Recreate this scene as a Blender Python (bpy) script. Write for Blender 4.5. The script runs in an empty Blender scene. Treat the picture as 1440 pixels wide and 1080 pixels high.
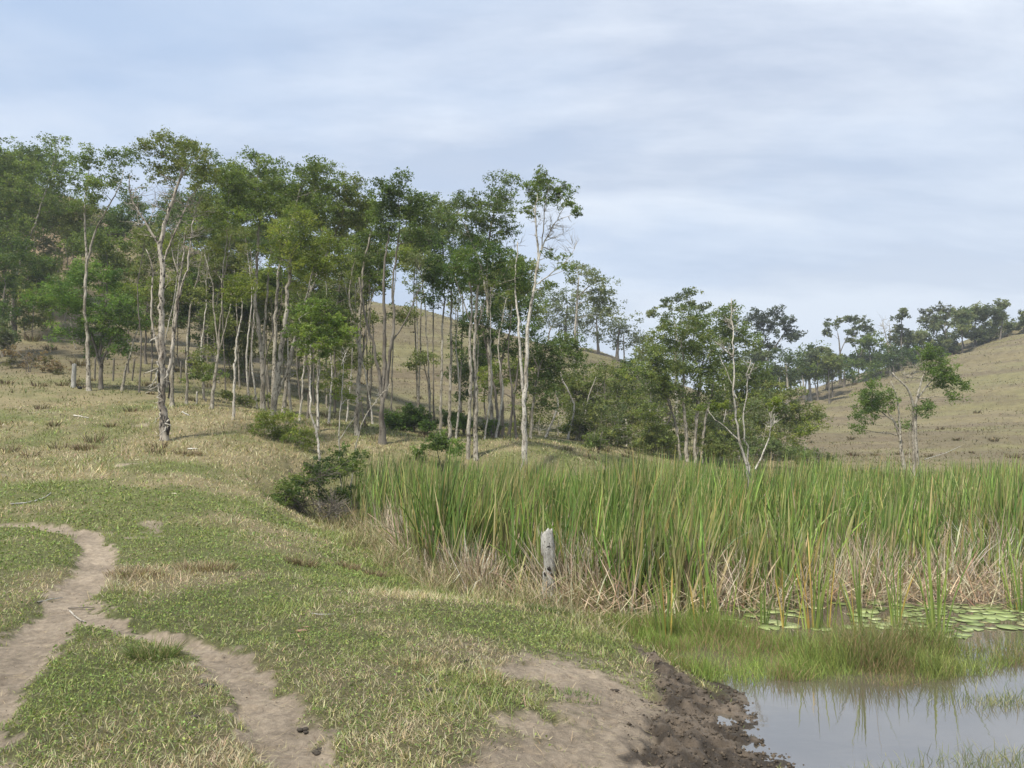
import bpy, math, random
import numpy as np

# ------------------------------------------------------------------ camera, sky, sun
SC = bpy.context.scene
COL = SC.collection
FPX = 1080.0
HZ = 635.0                      # row of the horizon
PITCH = math.atan((HZ - 540) / FPX)
EYE = 1.6
cd = bpy.data.cameras.new("camera")
cam = bpy.data.objects.new("camera", cd)
COL.objects.link(cam)
cam.location = (0, 0, EYE)
cam.rotation_euler = (math.radians(90) + PITCH, 0, 0)
cd.sensor_width = 36
cd.lens = 36 * FPX / 1440
cd.clip_start = 0.05
cd.clip_end = 3000
SC.camera = cam

SUN_EL, SUN_AZ = math.radians(58), math.radians(215)   # azimuth clockwise from +Y (view direction)
w = bpy.data.worlds.new("World")
SC.world = w
w.use_nodes = True
nt = w.node_tree
nt.nodes.clear()


def N(tree, kind, **kw):
    n = tree.nodes.new(kind)
    for k, v in kw.items():
        if k.startswith('_'):
            n.inputs[k[1:].replace('_', ' ')].default_value = v
        else:
            setattr(n, k, v)
    return n


def L(tree, a, b):
    tree.links.new(a, b)


def ramp(tree, stops):
    n = tree.nodes.new('ShaderNodeValToRGB')
    e = n.color_ramp.elements
    while len(e) < len(stops):
        e.new(0.5)
    for i, (p, c) in enumerate(stops):
        e[i].position = p
        if not hasattr(c, '__len__'):
            c = (c, c, c)
        e[i].color = (*c[:3], 1)
    return n


out = N(nt, 'ShaderNodeOutputWorld')
bg = N(nt, 'ShaderNodeBackground')
bg.inputs['Strength'].default_value = 0.1
sky = N(nt, 'ShaderNodeTexSky', sky_type='NISHITA', sun_disc=False, sun_elevation=SUN_EL,
        sun_rotation=SUN_AZ, air_density=1.0, dust_density=1.2, ozone_density=1.5)
tc = N(nt, 'ShaderNodeTexCoord')
sep = N(nt, 'ShaderNodeSeparateXYZ')
L(nt, tc.outputs['Generated'], sep.inputs[0])
zz = N(nt, 'ShaderNodeMath', operation='ADD')
zz.inputs[1].default_value = 0.22
zm = N(nt, 'ShaderNodeMath', operation='MAXIMUM')
zm.inputs[1].default_value = 0.0
L(nt, sep.outputs[2], zm.inputs[0])
L(nt, zm.outputs[0], zz.inputs[0])
vd = N(nt, 'ShaderNodeVectorMath', operation='DIVIDE')
cz = N(nt, 'ShaderNodeCombineXYZ')
for i in range(3):
    L(nt, zz.outputs[0], cz.inputs[i])
L(nt, tc.outputs['Generated'], vd.inputs[0])
L(nt, cz.outputs[0], vd.inputs[1])
mp = N(nt, 'ShaderNodeMapping')
mp.inputs['Rotation'].default_value = (0, 0, math.radians(-14))
mp.inputs['Scale'].default_value = (0.55, 1.0, 0.3)
mp.inputs['Location'].default_value = (3.3, 1.7, 0)
L(nt, vd.outputs[0], mp.inputs[0])
n1 = N(nt, 'ShaderNodeTexNoise', _Scale=1.25, _Detail=7.0, _Roughness=0.52, _Distortion=0.15)
L(nt, mp.outputs[0], n1.inputs['Vector'])
r1 = ramp(nt, [(0.38, 0.0), (0.60, 1.0)])
L(nt, n1.outputs['Fac'], r1.inputs[0])
mp2 = N(nt, 'ShaderNodeMapping')
mp2.inputs['Rotation'].default_value = (0, 0, math.radians(8))
mp2.inputs['Scale'].default_value = (0.5, 1.3, 1)
L(nt, vd.outputs[0], mp2.inputs[0])
n2 = N(nt, 'ShaderNodeTexNoise', _Scale=1.5, _Detail=8.0, _Roughness=0.6, _Distortion=0.2)
L(nt, mp2.outputs[0], n2.inputs['Vector'])
r2 = ramp(nt, [(0.42, (3.3, 3.85, 4.85)), (0.57, (4.95, 5.4, 6.1))])
L(nt, n2.outputs['Fac'], r2.inputs[0])
# more veil to the right (+X) than to the left
xa = N(nt, 'ShaderNodeMath', operation='MULTIPLY_ADD')
xa.inputs[1].default_value = 0.6
xa.inputs[2].default_value = 0.5
L(nt, sep.outputs[0], xa.inputs[0])
fm = N(nt, 'ShaderNodeMath', operation='MULTIPLY_ADD', use_clamp=True)
fm.inputs[1].default_value = 0.75
L(nt, r1.outputs[0], fm.inputs[0])
L(nt, xa.outputs[0], fm.inputs[2])
mx = N(nt, 'ShaderNodeMixRGB')
L(nt, fm.outputs[0], mx.inputs[0])
skb = N(nt, 'ShaderNodeMixRGB', blend_type='MIX')
skb.inputs[0].default_value = 0.8
skb.inputs[2].default_value = (2.6, 3.6, 5.2, 1)
L(nt, sky.outputs[0], skb.inputs[1])
L(nt, skb.outputs[0], mx.inputs[1])
L(nt, r2.outputs[0], mx.inputs[2])
hzf = ramp(nt, [(0.0, .9), (.45, 0.0)])
L(nt, zm.outputs[0], hzf.inputs[0])
mxh = N(nt, 'ShaderNodeMixRGB'); mxh.inputs[2].default_value = (4.5, 5.1, 5.8, 1)
hz2 = N(nt, 'ShaderNodeMath', operation='MULTIPLY'); L(nt, hzf.outputs[0], hz2.inputs[0]); L(nt, fm.outputs[0], hz2.inputs[1])
L(nt, hz2.outputs[0], mxh.inputs[0]); L(nt, mx.outputs[0], mxh.inputs[1])
L(nt, mxh.outputs[0], bg.inputs['Color'])
L(nt, bg.outputs[0], out.inputs['Surface'])

sd = bpy.data.lights.new("sun", 'SUN')
sd.energy = 3.6
sd.angle = math.radians(5)
sd.color = (1.0, 0.94, 0.82)
sun = bpy.data.objects.new("sun", sd)
COL.objects.link(sun)
sun.rotation_euler = (math.radians(90) - SUN_EL, 0, -SUN_AZ + math.pi)
sun.location = (-20, -20, 60)
SC.view_settings.view_transform = 'Standard'
SC.view_settings.look = 'None'
SC.view_settings.gamma = 1
SC.view_settings.exposure = 0.76
try:
    SC.cycles.max_bounces = 5
    SC.cycles.transparent_max_bounces = 4
except Exception:
    pass

rng = np.random.default_rng(11)
random.seed(5)
CP, SP = math.cos(PITCH), math.sin(PITCH)


# ------------------------------------------------------------------ helpers: photo measurements to world points
def P(px, py, Y):
    u, v = (px - 720) / FPX, (540 - py) / FPX
    d = np.array([u, CP - v * SP, SP + v * CP])
    return np.array([0, 0, EYE]) + d * (Y / d[1])


def proj(p):
    q = np.asarray(p, float) - np.array([0, 0, EYE])
    f = q[..., 1] * CP + q[..., 2] * SP
    up = -q[..., 1] * SP + q[..., 2] * CP
    return 720 + FPX * q[..., 0] / f, 540 - FPX * up / f


def hash2(ix, iy, s):
    n = (ix.astype(np.int64) * 374761393 + iy.astype(np.int64) * 668265263 + s * 1442695041) & 0xffffffff
    n = ((n ^ (n >> 13)) * 1274126177) & 0xffffffff
    n = n ^ (n >> 16)
    return (n & 0xffff) / 65535.0


def vn(x, y, s=0):
    x = np.asarray(x, float); y = np.asarray(y, float)
    ix = np.floor(x); iy = np.floor(y)
    fx = x - ix; fy = y - iy
    fx = fx * fx * (3 - 2 * fx); fy = fy * fy * (3 - 2 * fy)
    a = hash2(ix, iy, s); b = hash2(ix + 1, iy, s); c = hash2(ix, iy + 1, s); d = hash2(ix + 1, iy + 1, s)
    return (a * (1 - fx) + b * fx) * (1 - fy) + (c * (1 - fx) + d * fx) * fy


def fbm(x, y, s=0, o=4):
    t = 0; a = 0.5; n = 0
    for i in range(o):
        t = t + a * vn(x * 2 ** i + 17.3 * i, y * 2 ** i - 9.1 * i, s + i); n += a; a *= 0.5
    return t / n


def sstep(a, b, x):
    t = np.clip((x - a) / (b - a), 0, 1)
    return t * t * (3 - 2 * t)


# ------------------------------------------------------------------ terrain height
def zc(py, D):
    return EYE + P(720, py, D)[2] - EYE


COLS = {   # column: list of (depth, row) or (depth, None, z)
    -500: [(10, None, .2), (22, 640), (33, 520), (38, 518), (60, 400), (90, 200), (140, 170)],
    -100: [(8, None, .0), (13, None, .35), (22, 635), (33, 528), (37, 528), (60, 440), (90, 240), (140, 220)],
    0: [(8, None, .0), (13, None, .28), (22, 640), (34, 533), (38, 534), (60, 455), (92, 262), (140, 250)],
    110: [(8, None, .0), (13, None, .25), (22, 637), (33, 545), (38, 541), (60, 465), (92, 300), (140, 290)],
    230: [(8, None, .0), (13, None, .2), (24, 627), (32, 556), (38, 546), (60, 480), (95, 345), (150, 340)],
    330: [(8, None, .0), (14, None, .15), (22, 646), (28, 580), (38, 560), (62, 490), (95, 382), (150, 380)],
    430: [(8, None, .0), (14, None, .0), (20, 712), (26, 640), (31, 590), (40, 572), (65, 500), (95, 412), (150, 415)],
    560: [(8, None, .0), (14, None, -.1), (23, None, .1), (28, 613), (45, 590), (62, 545), (92, 424), (150, 440)],
    650: [(8, None, .0), (20, None, .0), (25, None, .1), (29, 622), (45, 600), (62, 556), (92, 444), (150, 480)],
    740: [(8, None, .0), (24, None, .1), (28, 622), (34, 612), (48, 603), (66, 565), (92, 466), (150, 500)],
    860: [(8, None, .0), (26, None, .1), (32, 634), (40, 625), (60, 598), (105, 490), (150, 520)],
    960: [(8, None, .0), (27, None, .1), (38, 645), (50, 630), (72, 605), (125, 545), (200, 560)],
    1060: [(8, None, .0), (29, None, .1), (40, 648), (55, 635), (80, 600), (140, 552), (220, 565)],
    1140: [(8, None, .0), (30, None, .1), (40, 648), (52, 640), (85, 590), (140, 547), (220, 560)],
    1280: [(8, None, .0), (32, None, .2), (42, 646), (50, 632), (80, 580), (130, 505), (220, 540)],
    1440: [(8, None, .0), (33, None, .2), (42, 648), (50, 630), (75, 562), (122, 446), (220, 500)],
    1900: [(8, None, .0), (30, None, .2), (42, 640), (50, 600), (75, 500), (122, 340), (220, 380)],
}
RG = np.concatenate([[0.0], np.geomspace(1.0, 900, 420)])
TH = np.radians(np.linspace(-180, 180, 721))
_ths = []; _prof = []
for px_, pr in sorted(COLS.items()):
    th = math.atan((px_ - 720) / FPX)
    ds = [0]; zs = [0]
    for q in pr:
        D = q[0]
        z = q[2] if len(q) == 3 else P(720, q[1], D)[2]
        ds.append(D / math.cos(th)); zs.append(z)
    zl = zs[-1]
    ds += [400, 900]; zs += [zl * 0.5, 0]
    _ths.append(th); _prof.append(np.interp(RG, ds, zs))
_prof = np.array(_prof)
back = np.zeros(len(RG))
_ths = [-math.pi, -2.2] + _ths + [2.2, math.pi]
_prof = np.vstack([back, back, _prof, back, back])
TAB = np.array([[0.0] * len(RG)] * len(TH))
for j in range(len(RG)):
    TAB[:, j] = np.interp(TH, _ths, _prof[:, j])


def blur(a, ax, s):
    k = np.exp(-0.5 * (np.arange(-3 * s, 3 * s + 1) / s) ** 2); k /= k.sum()
    p = np.pad(a, [(3 * s, 3 * s) if i == ax else (0, 0) for i in (0, 1)], mode='edge')
    return np.apply_along_axis(lambda r: np.convolve(r, k, mode='valid'), ax, p)


TAB = blur(blur(TAB, 0, 5), 1, 4)
LR0, LR1 = math.log(1.0), math.log(900)


def base_h(x, y):
    r = np.hypot(x, y); th = np.arctan2(x, y)
    a = (th + math.pi) / (2 * math.pi) * 720
    b = np.where(r < 1, r, 1 + (np.log(np.maximum(r, 1)) - LR0) / (LR1 - LR0) * 419)
    a = np.clip(a, 0, 719.999); b = np.clip(b, 0, 419.999)
    ia = a.astype(int); ib = b.astype(int); fa = a - ia; fb = b - ib
    return (TAB[ia, ib] * (1 - fa) * (1 - fb) + TAB[ia + 1, ib] * fa * (1 - fb)
            + TAB[ia, ib + 1] * (1 - fa) * fb + TAB[ia + 1, ib + 1] * fa * fb)


def flat(px, py, z=0.0):
    """point where the sight line meets the level z"""
    u, v = (px - 720) / FPX, (540 - py) / FPX
    d = np.array([u, CP - v * SP, SP + v * CP])
    t = (z - EYE) / d[2]
    return (d[0] * t, d[1] * t)


WATER = -0.35
_p = [flat(1150, 1130, WATER), flat(1075, 1040, WATER), flat(1030, 985, WATER), flat(985, 950, WATER),
      flat(920, 905, WATER), flat(850, 868, WATER), flat(760, 848, WATER), flat(660, 838, WATER), flat(590, 812, WATER),
      flat(545, 775, WATER)]
_p += [(P(488, 700, 21)[0], 20.5), (P(480, 700, 23.5)[0], 23.5), (P(560, 700, 26)[0], 24.5), (P(720, 700, 25)[0], 25.5),
       (P(860, 700, 27)[0], 27.0), (P(1000, 700, 28)[0], 28.5), (P(1200, 700, 31)[0], 31.0), (P(1440, 700, 32)[0], 32.0), (34, 31), (44, 22), (30, 8), (12, 3.0), (5, 2.2)]
POND = np.array(_p)


def poly_sd(x, y, V):
    d = np.full(np.shape(x), 1e9); ins = np.zeros(np.shape(x), bool)
    n = len(V)
    for i in range(n):
        x0, y0 = V[i]; x1, y1 = V[(i + 1) % n]
        ex, ey = x1 - x0, y1 - y0
        t = np.clip(((x - x0) * ex + (y - y0) * ey) / (ex * ex + ey * ey + 1e-12), 0, 1)
        d = np.minimum(d, np.hypot(x - x0 - t * ex, y - y0 - t * ey))
        c = ((y0 > y) != (y1 > y)) & (x < (x1 - x0) * (y - y0) / (y1 - y0 + 1e-12) + x0)
        ins ^= c
    return np.where(ins, -d, d)


def line_d(x, y, V):
    """distance to a polyline of (x, y, halfwidth), in half widths"""
    best = np.full(np.shape(x), 1e9)
    for i in range(len(V) - 1):
        x0, y0, w0 = V[i]; x1, y1, w1 = V[i + 1]
        ex, ey = x1 - x0, y1 - y0
        t = np.clip(((x - x0) * ex + (y - y0) * ey) / (ex * ex + ey * ey + 1e-12), 0, 1)
        best = np.minimum(best, np.hypot(x - x0 - t * ex, y - y0 - t * ey) / (w0 + (w1 - w0) * t))
    return best


def fl(px, py, w, z=0.05):
    a = flat(px, py, z); return (a[0], a[1], w)


PATH1 = [fl(-260, 735, .35, .3), fl(-60, 742, .3, .3), fl(60, 746, .3, .25), fl(118, 756, .38, .2), fl(140, 778, .38, .15), fl(128, 808, .42), fl(102, 838, .42),
         fl(70, 870, .42), fl(25, 915, .5), fl(-25, 975, .5, 0), fl(-90, 1080, .5, 0), fl(-300, 1400, .5, 0)]
PATH1 = [(a, b, c * .60) for a, b, c in PATH1]
PATH2 = [fl(95, 850, .34), fl(150, 878, .22, 0), fl(225, 897, .17, 0), fl(300, 915, .22, 0), fl(340, 945, .26, 0), fl(372, 985, .27, 0),
         fl(400, 1030, .27, 0), fl(425, 1090, .28, 0), fl(460, 1250, .3, 0)]
PATH2 = [(a, b, c * .78) for a, b, c in PATH2]
MUD = [fl(893, 890, .06, -.2), fl(930, 920, .10, -.22), fl(955, 950, .20, -.25), fl(985, 990, .38, -.28), fl(1005, 1030, .46, -.28),
       fl(1015, 1080, .48, -.28), fl(1180, 1250, .3, -.3)]
BARE = [fl(720, 940, .2, -.02), fl(825, 935, .62, -.05), fl(870, 965, .75, -.08), fl(880, 1020, .68, -.1), fl(940, 1100, .7, -.1)]
BARE2 = [fl(690, 1000, .10, 0), fl(760, 1010, .45, 0), fl(830, 1030, .55, -.05), fl(700, 1090, .25, 0)]


def height(x, y):
    x = np.asarray(x, float); y = np.asarray(y, float)
    r = np.hypot(x, y)
    h = base_h(x, y)
    h = h + (fbm(x * .35, y * .35, 3, 3) - .5) * .14 * sstep(3, 14, r) + (fbm(x * .06, y * .06, 8, 3) - .5) * 1.4 * sstep(40, 75, r)
    h = h + ((sstep(.35, .65, fbm(x * .045 + 3, h * .95 + y * .01, 9, 3)) - .5) * .75 + (fbm(x * .1, h * 2.4, 12, 3) - .5) * .5) * sstep(48, 75, r) * (1 - sstep(180, 300, r))
    h = h + (fbm(x * 2.2, y * 2.2, 5, 3) - .5) * .055
    sd_ = poly_sd(x, y, POND) + (fbm(x * 1.1, y * 1.1, 6, 3) - .5) * .5 * sstep(2.5, 7, r)
    k = sstep(-0.05, 2.3, sd_)
    inside = WATER - np.clip(-sd_ * .22, 0, .4) - 0.005
    h = np.where(sd_ <= 0, inside, WATER + (h - WATER) * k + 0.01 * np.clip(sd_ * 8, 0, 1))
    # worn tracks sit a little lower
    near = r < 45
    if np.any(near):
        p1 = line_d(x, y, PATH1); p2 = line_d(x, y, PATH2)
        p = np.minimum(p1, p2)
        h = h - .055 * (1 - sstep(.5, 1.25, p))
        bb = np.minimum(p, np.minimum(line_d(x, y, BARE), line_d(x, y, BARE2)))
        h = h - (1 - sstep(.9, 1.3, bb)) * (.022 * sstep(.62, .78, vn(x * 6.5, y * 6.5, 15)) + (fbm(x * 11, y * 11, 16, 3) - .5) * .022)
        m = line_d(x, y, MUD)
        k = (1 - sstep(.8, 1.3, m + (fbm(x * 3.4, y * 3.4, 29, 3) - .5) * .7)) * (.25 + .75 * sstep(-.1, .3, sd_))
        cl = fbm(x * 9, y * 9, 31, 4)
        h = h + k * ((sstep(.38, .62, fbm(x * 5.5, y * 5.5, 31, 2)) - .40) * .03 + (cl - .5) * .12 + (fbm(x * 20, y * 20, 37, 4) - .5) * .075 - .008)
    return h


def gz(x, y):
    return float(height(np.array([x]), np.array([y]))[0])


def GP(px, py):
    """where the sight line of a photo position meets the ground"""
    u, v = (px - 720) / FPX, (540 - py) / FPX
    d = np.array([u, CP - v * SP, SP + v * CP]); d /= np.linalg.norm(d)
    t = np.geomspace(2, 300, 3000)
    q = np.array([0, 0, EYE])[None] + t[:, None] * d[None]
    b = q[:, 2] < height(q[:, 0], q[:, 1])
    i = np.argmax(b) if b.any() else len(t) - 1
    x, y = q[i, 0], q[i, 1]
    return np.array([x, y, gz(x, y)])


def masks(x, y):
    r = np.hypot(x, y)
    e = (fbm(x * 1.7, y * 1.7, 21, 4) - .5)
    ef = (fbm(x * 9, y * 9, 23, 4) - .5) * 1.9
    p1 = line_d(x, y, PATH1) + e * 1.1 + ef * .5
    p2 = line_d(x, y, PATH2) + e * 1.2 + ef * .6
    b = np.minimum(line_d(x, y, BARE), line_d(x, y, BARE2)) + e * 1.5 + ef * .8
    dirt = np.maximum(1 - sstep(.72, 1.15, p1), 1 - sstep(.65, 1.15, p2))
    dirt = np.maximum(dirt, (1 - sstep(.45, 1.5, b)))
    dirt = np.maximum(dirt, .85 * sstep(.76, .80, fbm(x * .8 + 3, y * .8, 41, 4)) * sstep(5, 8, r) * (1 - sstep(25, 40, r)))
    m = line_d(x, y, MUD) + ef * .6 + e * .5
    mud = 1 - sstep(.70, 1.2, m + (fbm(x * 3.4, y * 3.4, 29, 3) - .5) * .7)
    sd_ = poly_sd(x, y, POND)
    mud = np.maximum(mud, 1 - sstep(.0, .18, sd_ + e * .3))
    g = .76 + (fbm(x * .55, y * .55, 51, 4) - .5) * 2.6 + (fbm(x * 2.1, y * 2.1, 53, 3) - .5) * 1.0 - .34 * sstep(11, 32, r)
    g = g + .4 * np.exp(-(((x + 3.4) / 3) ** 2 + ((y - 12.5) / 3.5) ** 2))       # greener hollow
    g = g - .9 * np.exp(-(((x + 4.0) / 1.2) ** 2 + ((y - 9.6) / .8) ** 2)) - .7 * np.exp(-(((x + 1.2) / 1.3) ** 2 + ((y - 9.3) / .8) ** 2))
    g = np.clip(g, 0.02, 1)
    tall = np.exp(-((sd_ - .55) / .7) ** 2) * (x < 1.5) * (y > 7)
    return dirt, mud, g, tall, sd_


# ------------------------------------------------------------------ mesh building
def tag(o, label=None, cat=None, group=None, kind=None):
    if label: o['label'] = label
    if cat: o['category'] = cat
    if group: o['group'] = group
    if kind: o['kind'] = kind
    return o


def mesh_obj(name, V, polys, mat, parent=None, cols=None, smooth=True, extra=None):
    """polys: list of integer arrays (n, k). cols: per-vertex colours (n, 3)."""
    me = bpy.data.meshes.new(name)
    V = np.asarray(V, np.float32)
    me.vertices.add(len(V)); me.vertices.foreach_set('co', V.ravel())
    polys = [p for p in polys if len(p)]
    loops = np.concatenate([p.ravel() for p in polys]).astype(np.int32)
    tot = np.concatenate([np.full(len(p), p.shape[1], np.int32) for p in polys])
    st = np.concatenate([[0], np.cumsum(tot)[:-1]]).astype(np.int32)
    me.loops.add(len(loops)); me.loops.foreach_set('vertex_index', loops)
    me.polygons.add(len(tot)); me.polygons.foreach_set('loop_start', st)
    me.polygons.foreach_set('use_smooth', np.full(len(tot), bool(smooth)))
    me.update(calc_edges=True)
    def put(nm, c):
        a = me.color_attributes.new(nm, 'FLOAT_COLOR', 'POINT')
        c4 = np.ones((len(V), 4), np.float32); c4[:, :3] = c
        a.data.foreach_set('color', c4.ravel())
    if cols is not None: put('col', cols)
    if extra is not None: put('mask', extra)
    me.materials.append(mat)
    o = bpy.data.objects.new(name, me)
    COL.objects.link(o)
    if parent is not None: o.parent = parent
    return o


def empty(name, loc):
    o = bpy.data.objects.new(name, None)
    o.empty_display_size = 0.2
    COL.objects.link(o)
    o.location = tuple(float(v) for v in loc)
    return o


class Buf:
    def __init__(s): s.V = []; s.Q = []; s.T = []; s.C = []; s.n = 0

    def add(s, V, Q=None, T=None, C=None):
        s.V.append(V)
        if Q is not None and len(Q): s.Q.append(Q + s.n)
        if T is not None and len(T): s.T.append(T + s.n)
        if C is not None: s.C.append(np.broadcast_to(C, (len(V), 3)))
        s.n += len(V)

    def build(s, name, mat, parent=None, off=None, smooth=True):
        V = np.concatenate(s.V)
        if off is not None: V = V - np.asarray(off)[None]
        polys = []
        if s.Q: polys.append(np.concatenate(s.Q))
        if s.T: polys.append(np.concatenate(s.T))
        return mesh_obj(name, V, polys, mat, parent, np.concatenate(s.C) if s.C else None, smooth)


def tube(buf, pts, rad, sides=6, wob=0.0, col=None, capped=True):
    pts = np.asarray(pts, float); n = len(pts)
    rad = np.broadcast_to(np.asarray(rad, float), (n,))
    tg = np.gradient(pts, axis=0); tg /= np.linalg.norm(tg, axis=1)[:, None] + 1e-9
    ref = np.array([0.31, 1.0, 0.17])
    a = np.cross(tg, ref); a /= np.linalg.norm(a, axis=1)[:, None] + 1e-9
    b = np.cross(tg, a)
    an = np.linspace(0, 2 * math.pi, sides, endpoint=False)
    R = rad[:, None] * (1 + (rng.random((n, sides)) - .5) * wob)
    V = pts[:, None] + R[..., None] * (np.cos(an)[None, :, None] * a[:, None] + np.sin(an)[None, :, None] * b[:, None])
    V = V.reshape(-1, 3)
    i = np.arange(n - 1)[:, None] * sides; j = np.arange(sides)[None]
    k = (j + 1) % sides
    Q = np.stack([i + j, i + k, i + sides + k, i + sides + j], -1).reshape(-1, 4)
    T = None
    if capped:
        V = np.vstack([V, pts[-1] + tg[-1] * rad[-1] * .5]); e = (n - 1) * sides
        T = np.stack([e + np.arange(sides), e + (np.arange(sides) + 1) % sides, np.full(sides, n * sides)], -1)
    buf.add(V, Q, T, col)


def curve(p0, p1, lift=0.3, n=6, jit=0.03):
    p0 = np.asarray(p0, float); p1 = np.asarray(p1, float)
    d = np.linalg.norm(p1 - p0)
    c = p0 * .45 + p1 * .55; c[2] = p0[2] * .5 + p1[2] * .5; c[:2] = p0[:2] * (.5 + lift * .5) + p1[:2] * (.5 - lift * .5)
    c[2] -= lift * .12 * d
    t = np.linspace(0, 1, n)[:, None]
    q = (1 - t) ** 2 * p0 + 2 * t * (1 - t) * c + t * t * p1
    q[1:-1] += (rng.random((n - 2, 3)) - .5) * d * jit * 2
    return q


def resample(pts, rad, step):
    pts = np.asarray(pts, float)
    s = np.concatenate([[0], np.cumsum(np.linalg.norm(np.diff(pts, axis=0), axis=1))])
    n = max(3, int(s[-1] / step) + 1)
    u = np.linspace(0, s[-1], n)
    # Catmull-like smoothing
    q = np.stack([np.interp(u, s, pts[:, k]) for k in range(3)], 1)
    for _ in range(2):
        q[1:-1] = q[1:-1] * .5 + (q[:-2] + q[2:]) * .25
    return q, np.interp(u, s, rad)


def blades(buf, pos, h, wd, lean_az, lean, bend, col, segs=2, tip=None, face=None):
    n = len(pos)
    if face is None: face = rng.random(n) * math.pi
    side = np.stack([np.cos(face), np.sin(face), np.zeros(n)], 1)
    cur = pos.copy(); rows = [cur - side * (wd / 2)[:, None], cur + side * (wd / 2)[:, None]]
    cl = [col, col]
    for s in range(1, segs + 1):
        ph = lean + bend * (s - .5) / segs
        st = np.stack([np.sin(ph) * np.cos(lean_az), np.sin(ph) * np.sin(lean_az), np.cos(ph)], 1)
        cur = cur + st * (h / segs)[:, None]
        c = col if tip is None else col * (1 - s / segs) + tip * (s / segs)
        if s < segs:
            ww = wd * (1 - .35 * s / segs) / 2
            rows += [cur - side * ww[:, None], cur + side * ww[:, None]]; cl += [c, c]
        else:
            rows.append(cur); cl.append(c)
    m = 2 * segs + 1
    V = np.stack(rows, 1).reshape(-1, 3); C = np.stack(cl, 1).reshape(-1, 3)
    b0 = (np.arange(n) * m)[:, None]
    Q = [b0 + np.array([[2 * s, 2 * s + 1, 2 * s + 3, 2 * s + 2]]) for s in range(segs - 1)]
    T = b0 + np.array([[2 * segs - 2, 2 * segs - 1, 2 * segs]])
    buf.add(V, np.concatenate(Q) if Q else None, T, C)


def leaves(buf, c, size, asp, col, droop=0.25):
    n = len(c)
    az = rng.random(n) * 2 * math.pi; el = rng.normal(-droop, .55, n)
    a = np.stack([np.cos(az) * np.cos(el), np.sin(az) * np.cos(el), np.sin(el)], 1)
    r = rng.normal(0, 1, (n, 3)); b = np.cross(a, r); b /= np.linalg.norm(b, axis=1)[:, None] + 1e-9
    up = np.cross(a, b)
    Lg = size[:, None]; W = (size * asp)[:, None]
    p0 = c - a * Lg * .5; p2 = c + a * Lg * .5
    p1 = c + b * W * .5 + up * W * .14; p3 = c - b * W * .5 + up * W * .14
    V = np.stack([p0, p1, p2, p3], 1).reshape(-1, 3)
    Q = (np.arange(n) * 4)[:, None] + np.arange(4)[None]
    buf.add(V, Q, None, np.repeat(col, 4, axis=0))


# ------------------------------------------------------------------ materials
def new_mat(name):
    m = bpy.data.materials.new(name); m.use_nodes = True
    t = m.node_tree; t.nodes.clear()
    o = N(t, 'ShaderNodeOutputMaterial')
    return m, t, o


def leaf_mat(name, trans=0.3, rough=0.55, spec=0.35):
    m, t, o = new_mat(name)
    at = N(t, 'ShaderNodeAttribute', attribute_name='col')
    p = N(t, 'ShaderNodeBsdfPrincipled', _Roughness=rough)
    p.inputs['Specular IOR Level'].default_value = spec
    tr = N(t, 'ShaderNodeBsdfTranslucent')
    mx_ = N(t, 'ShaderNodeMixShader'); mx_.inputs[0].default_value = trans
    g = N(t, 'ShaderNodeMixRGB', blend_type='MULTIPLY'); g.inputs[0].default_value = 1
    g.inputs[2].default_value = (1.15, 1.2, .7, 1)
    L(t, at.outputs['Color'], p.inputs['Base Color']); L(t, at.outputs['Color'], g.inputs[1])
    L(t, g.outputs[0], tr.inputs['Color'])
    L(t, p.outputs[0], mx_.inputs[1]); L(t, tr.outputs[0], mx_.inputs[2]); L(t, mx_.outputs[0], o.inputs[0])
    return m


def bark_mat(name, pale, mid, dark, patch=0.5, scale=3.0):
    m, t, o = new_mat(name)
    tcn = N(t, 'ShaderNodeTexCoord')
    mpn = N(t, 'ShaderNodeMapping'); mpn.inputs['Scale'].default_value = (1, 1, .45)
    L(t, tcn.outputs['Object'], mpn.inputs[0])
    a = N(t, 'ShaderNodeTexNoise', _Scale=scale, _Detail=6.0, _Roughness=.65)
    b = N(t, 'ShaderNodeTexNoise', _Scale=scale * 5, _Detail=6.0, _Roughness=.7)
    L(t, mpn.outputs[0], a.inputs['Vector']); L(t, mpn.outputs[0], b.inputs['Vector'])
    ra = ramp(t, [(.36, mid), (.56, pale)])
    L(t, a.outputs['Fac'], ra.inputs[0])
    rb = ramp(t, [(patch - .08, 1.0), (patch + .02, 0.0)])
    L(t, b.outputs['Fac'], rb.inputs[0])
    mxn = N(t, 'ShaderNodeMixRGB'); mxn.inputs[2].default_value = (*dark, 1)
    L(t, rb.outputs[0], mxn.inputs[0]); L(t, ra.outputs[0], mxn.inputs[1])
    p = N(t, 'ShaderNodeBsdfPrincipled', _Roughness=.9); p.inputs['Specular IOR Level'].default_value = .2
    L(t, mxn.outputs[0], p.inputs['Base Color'])
    mb = N(t, 'ShaderNodeTexNoise', _Scale=scale * 9, _Detail=5.0, _Roughness=.7)
    mp3 = N(t, 'ShaderNodeMapping'); mp3.inputs['Scale'].default_value = (1.6, 1.6, .3)
    L(t, tcn.outputs['Object'], mp3.inputs[0]); L(t, mp3.outputs[0], mb.inputs['Vector'])
    bp = N(t, 'ShaderNodeBump', _Strength=.7, _Distance=.03)
    L(t, mb.outputs['Fac'], bp.inputs['Height']); L(t, bp.outputs[0], p.inputs['Normal'])
    L(t, p.outputs[0], o.inputs[0])
    return m


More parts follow.
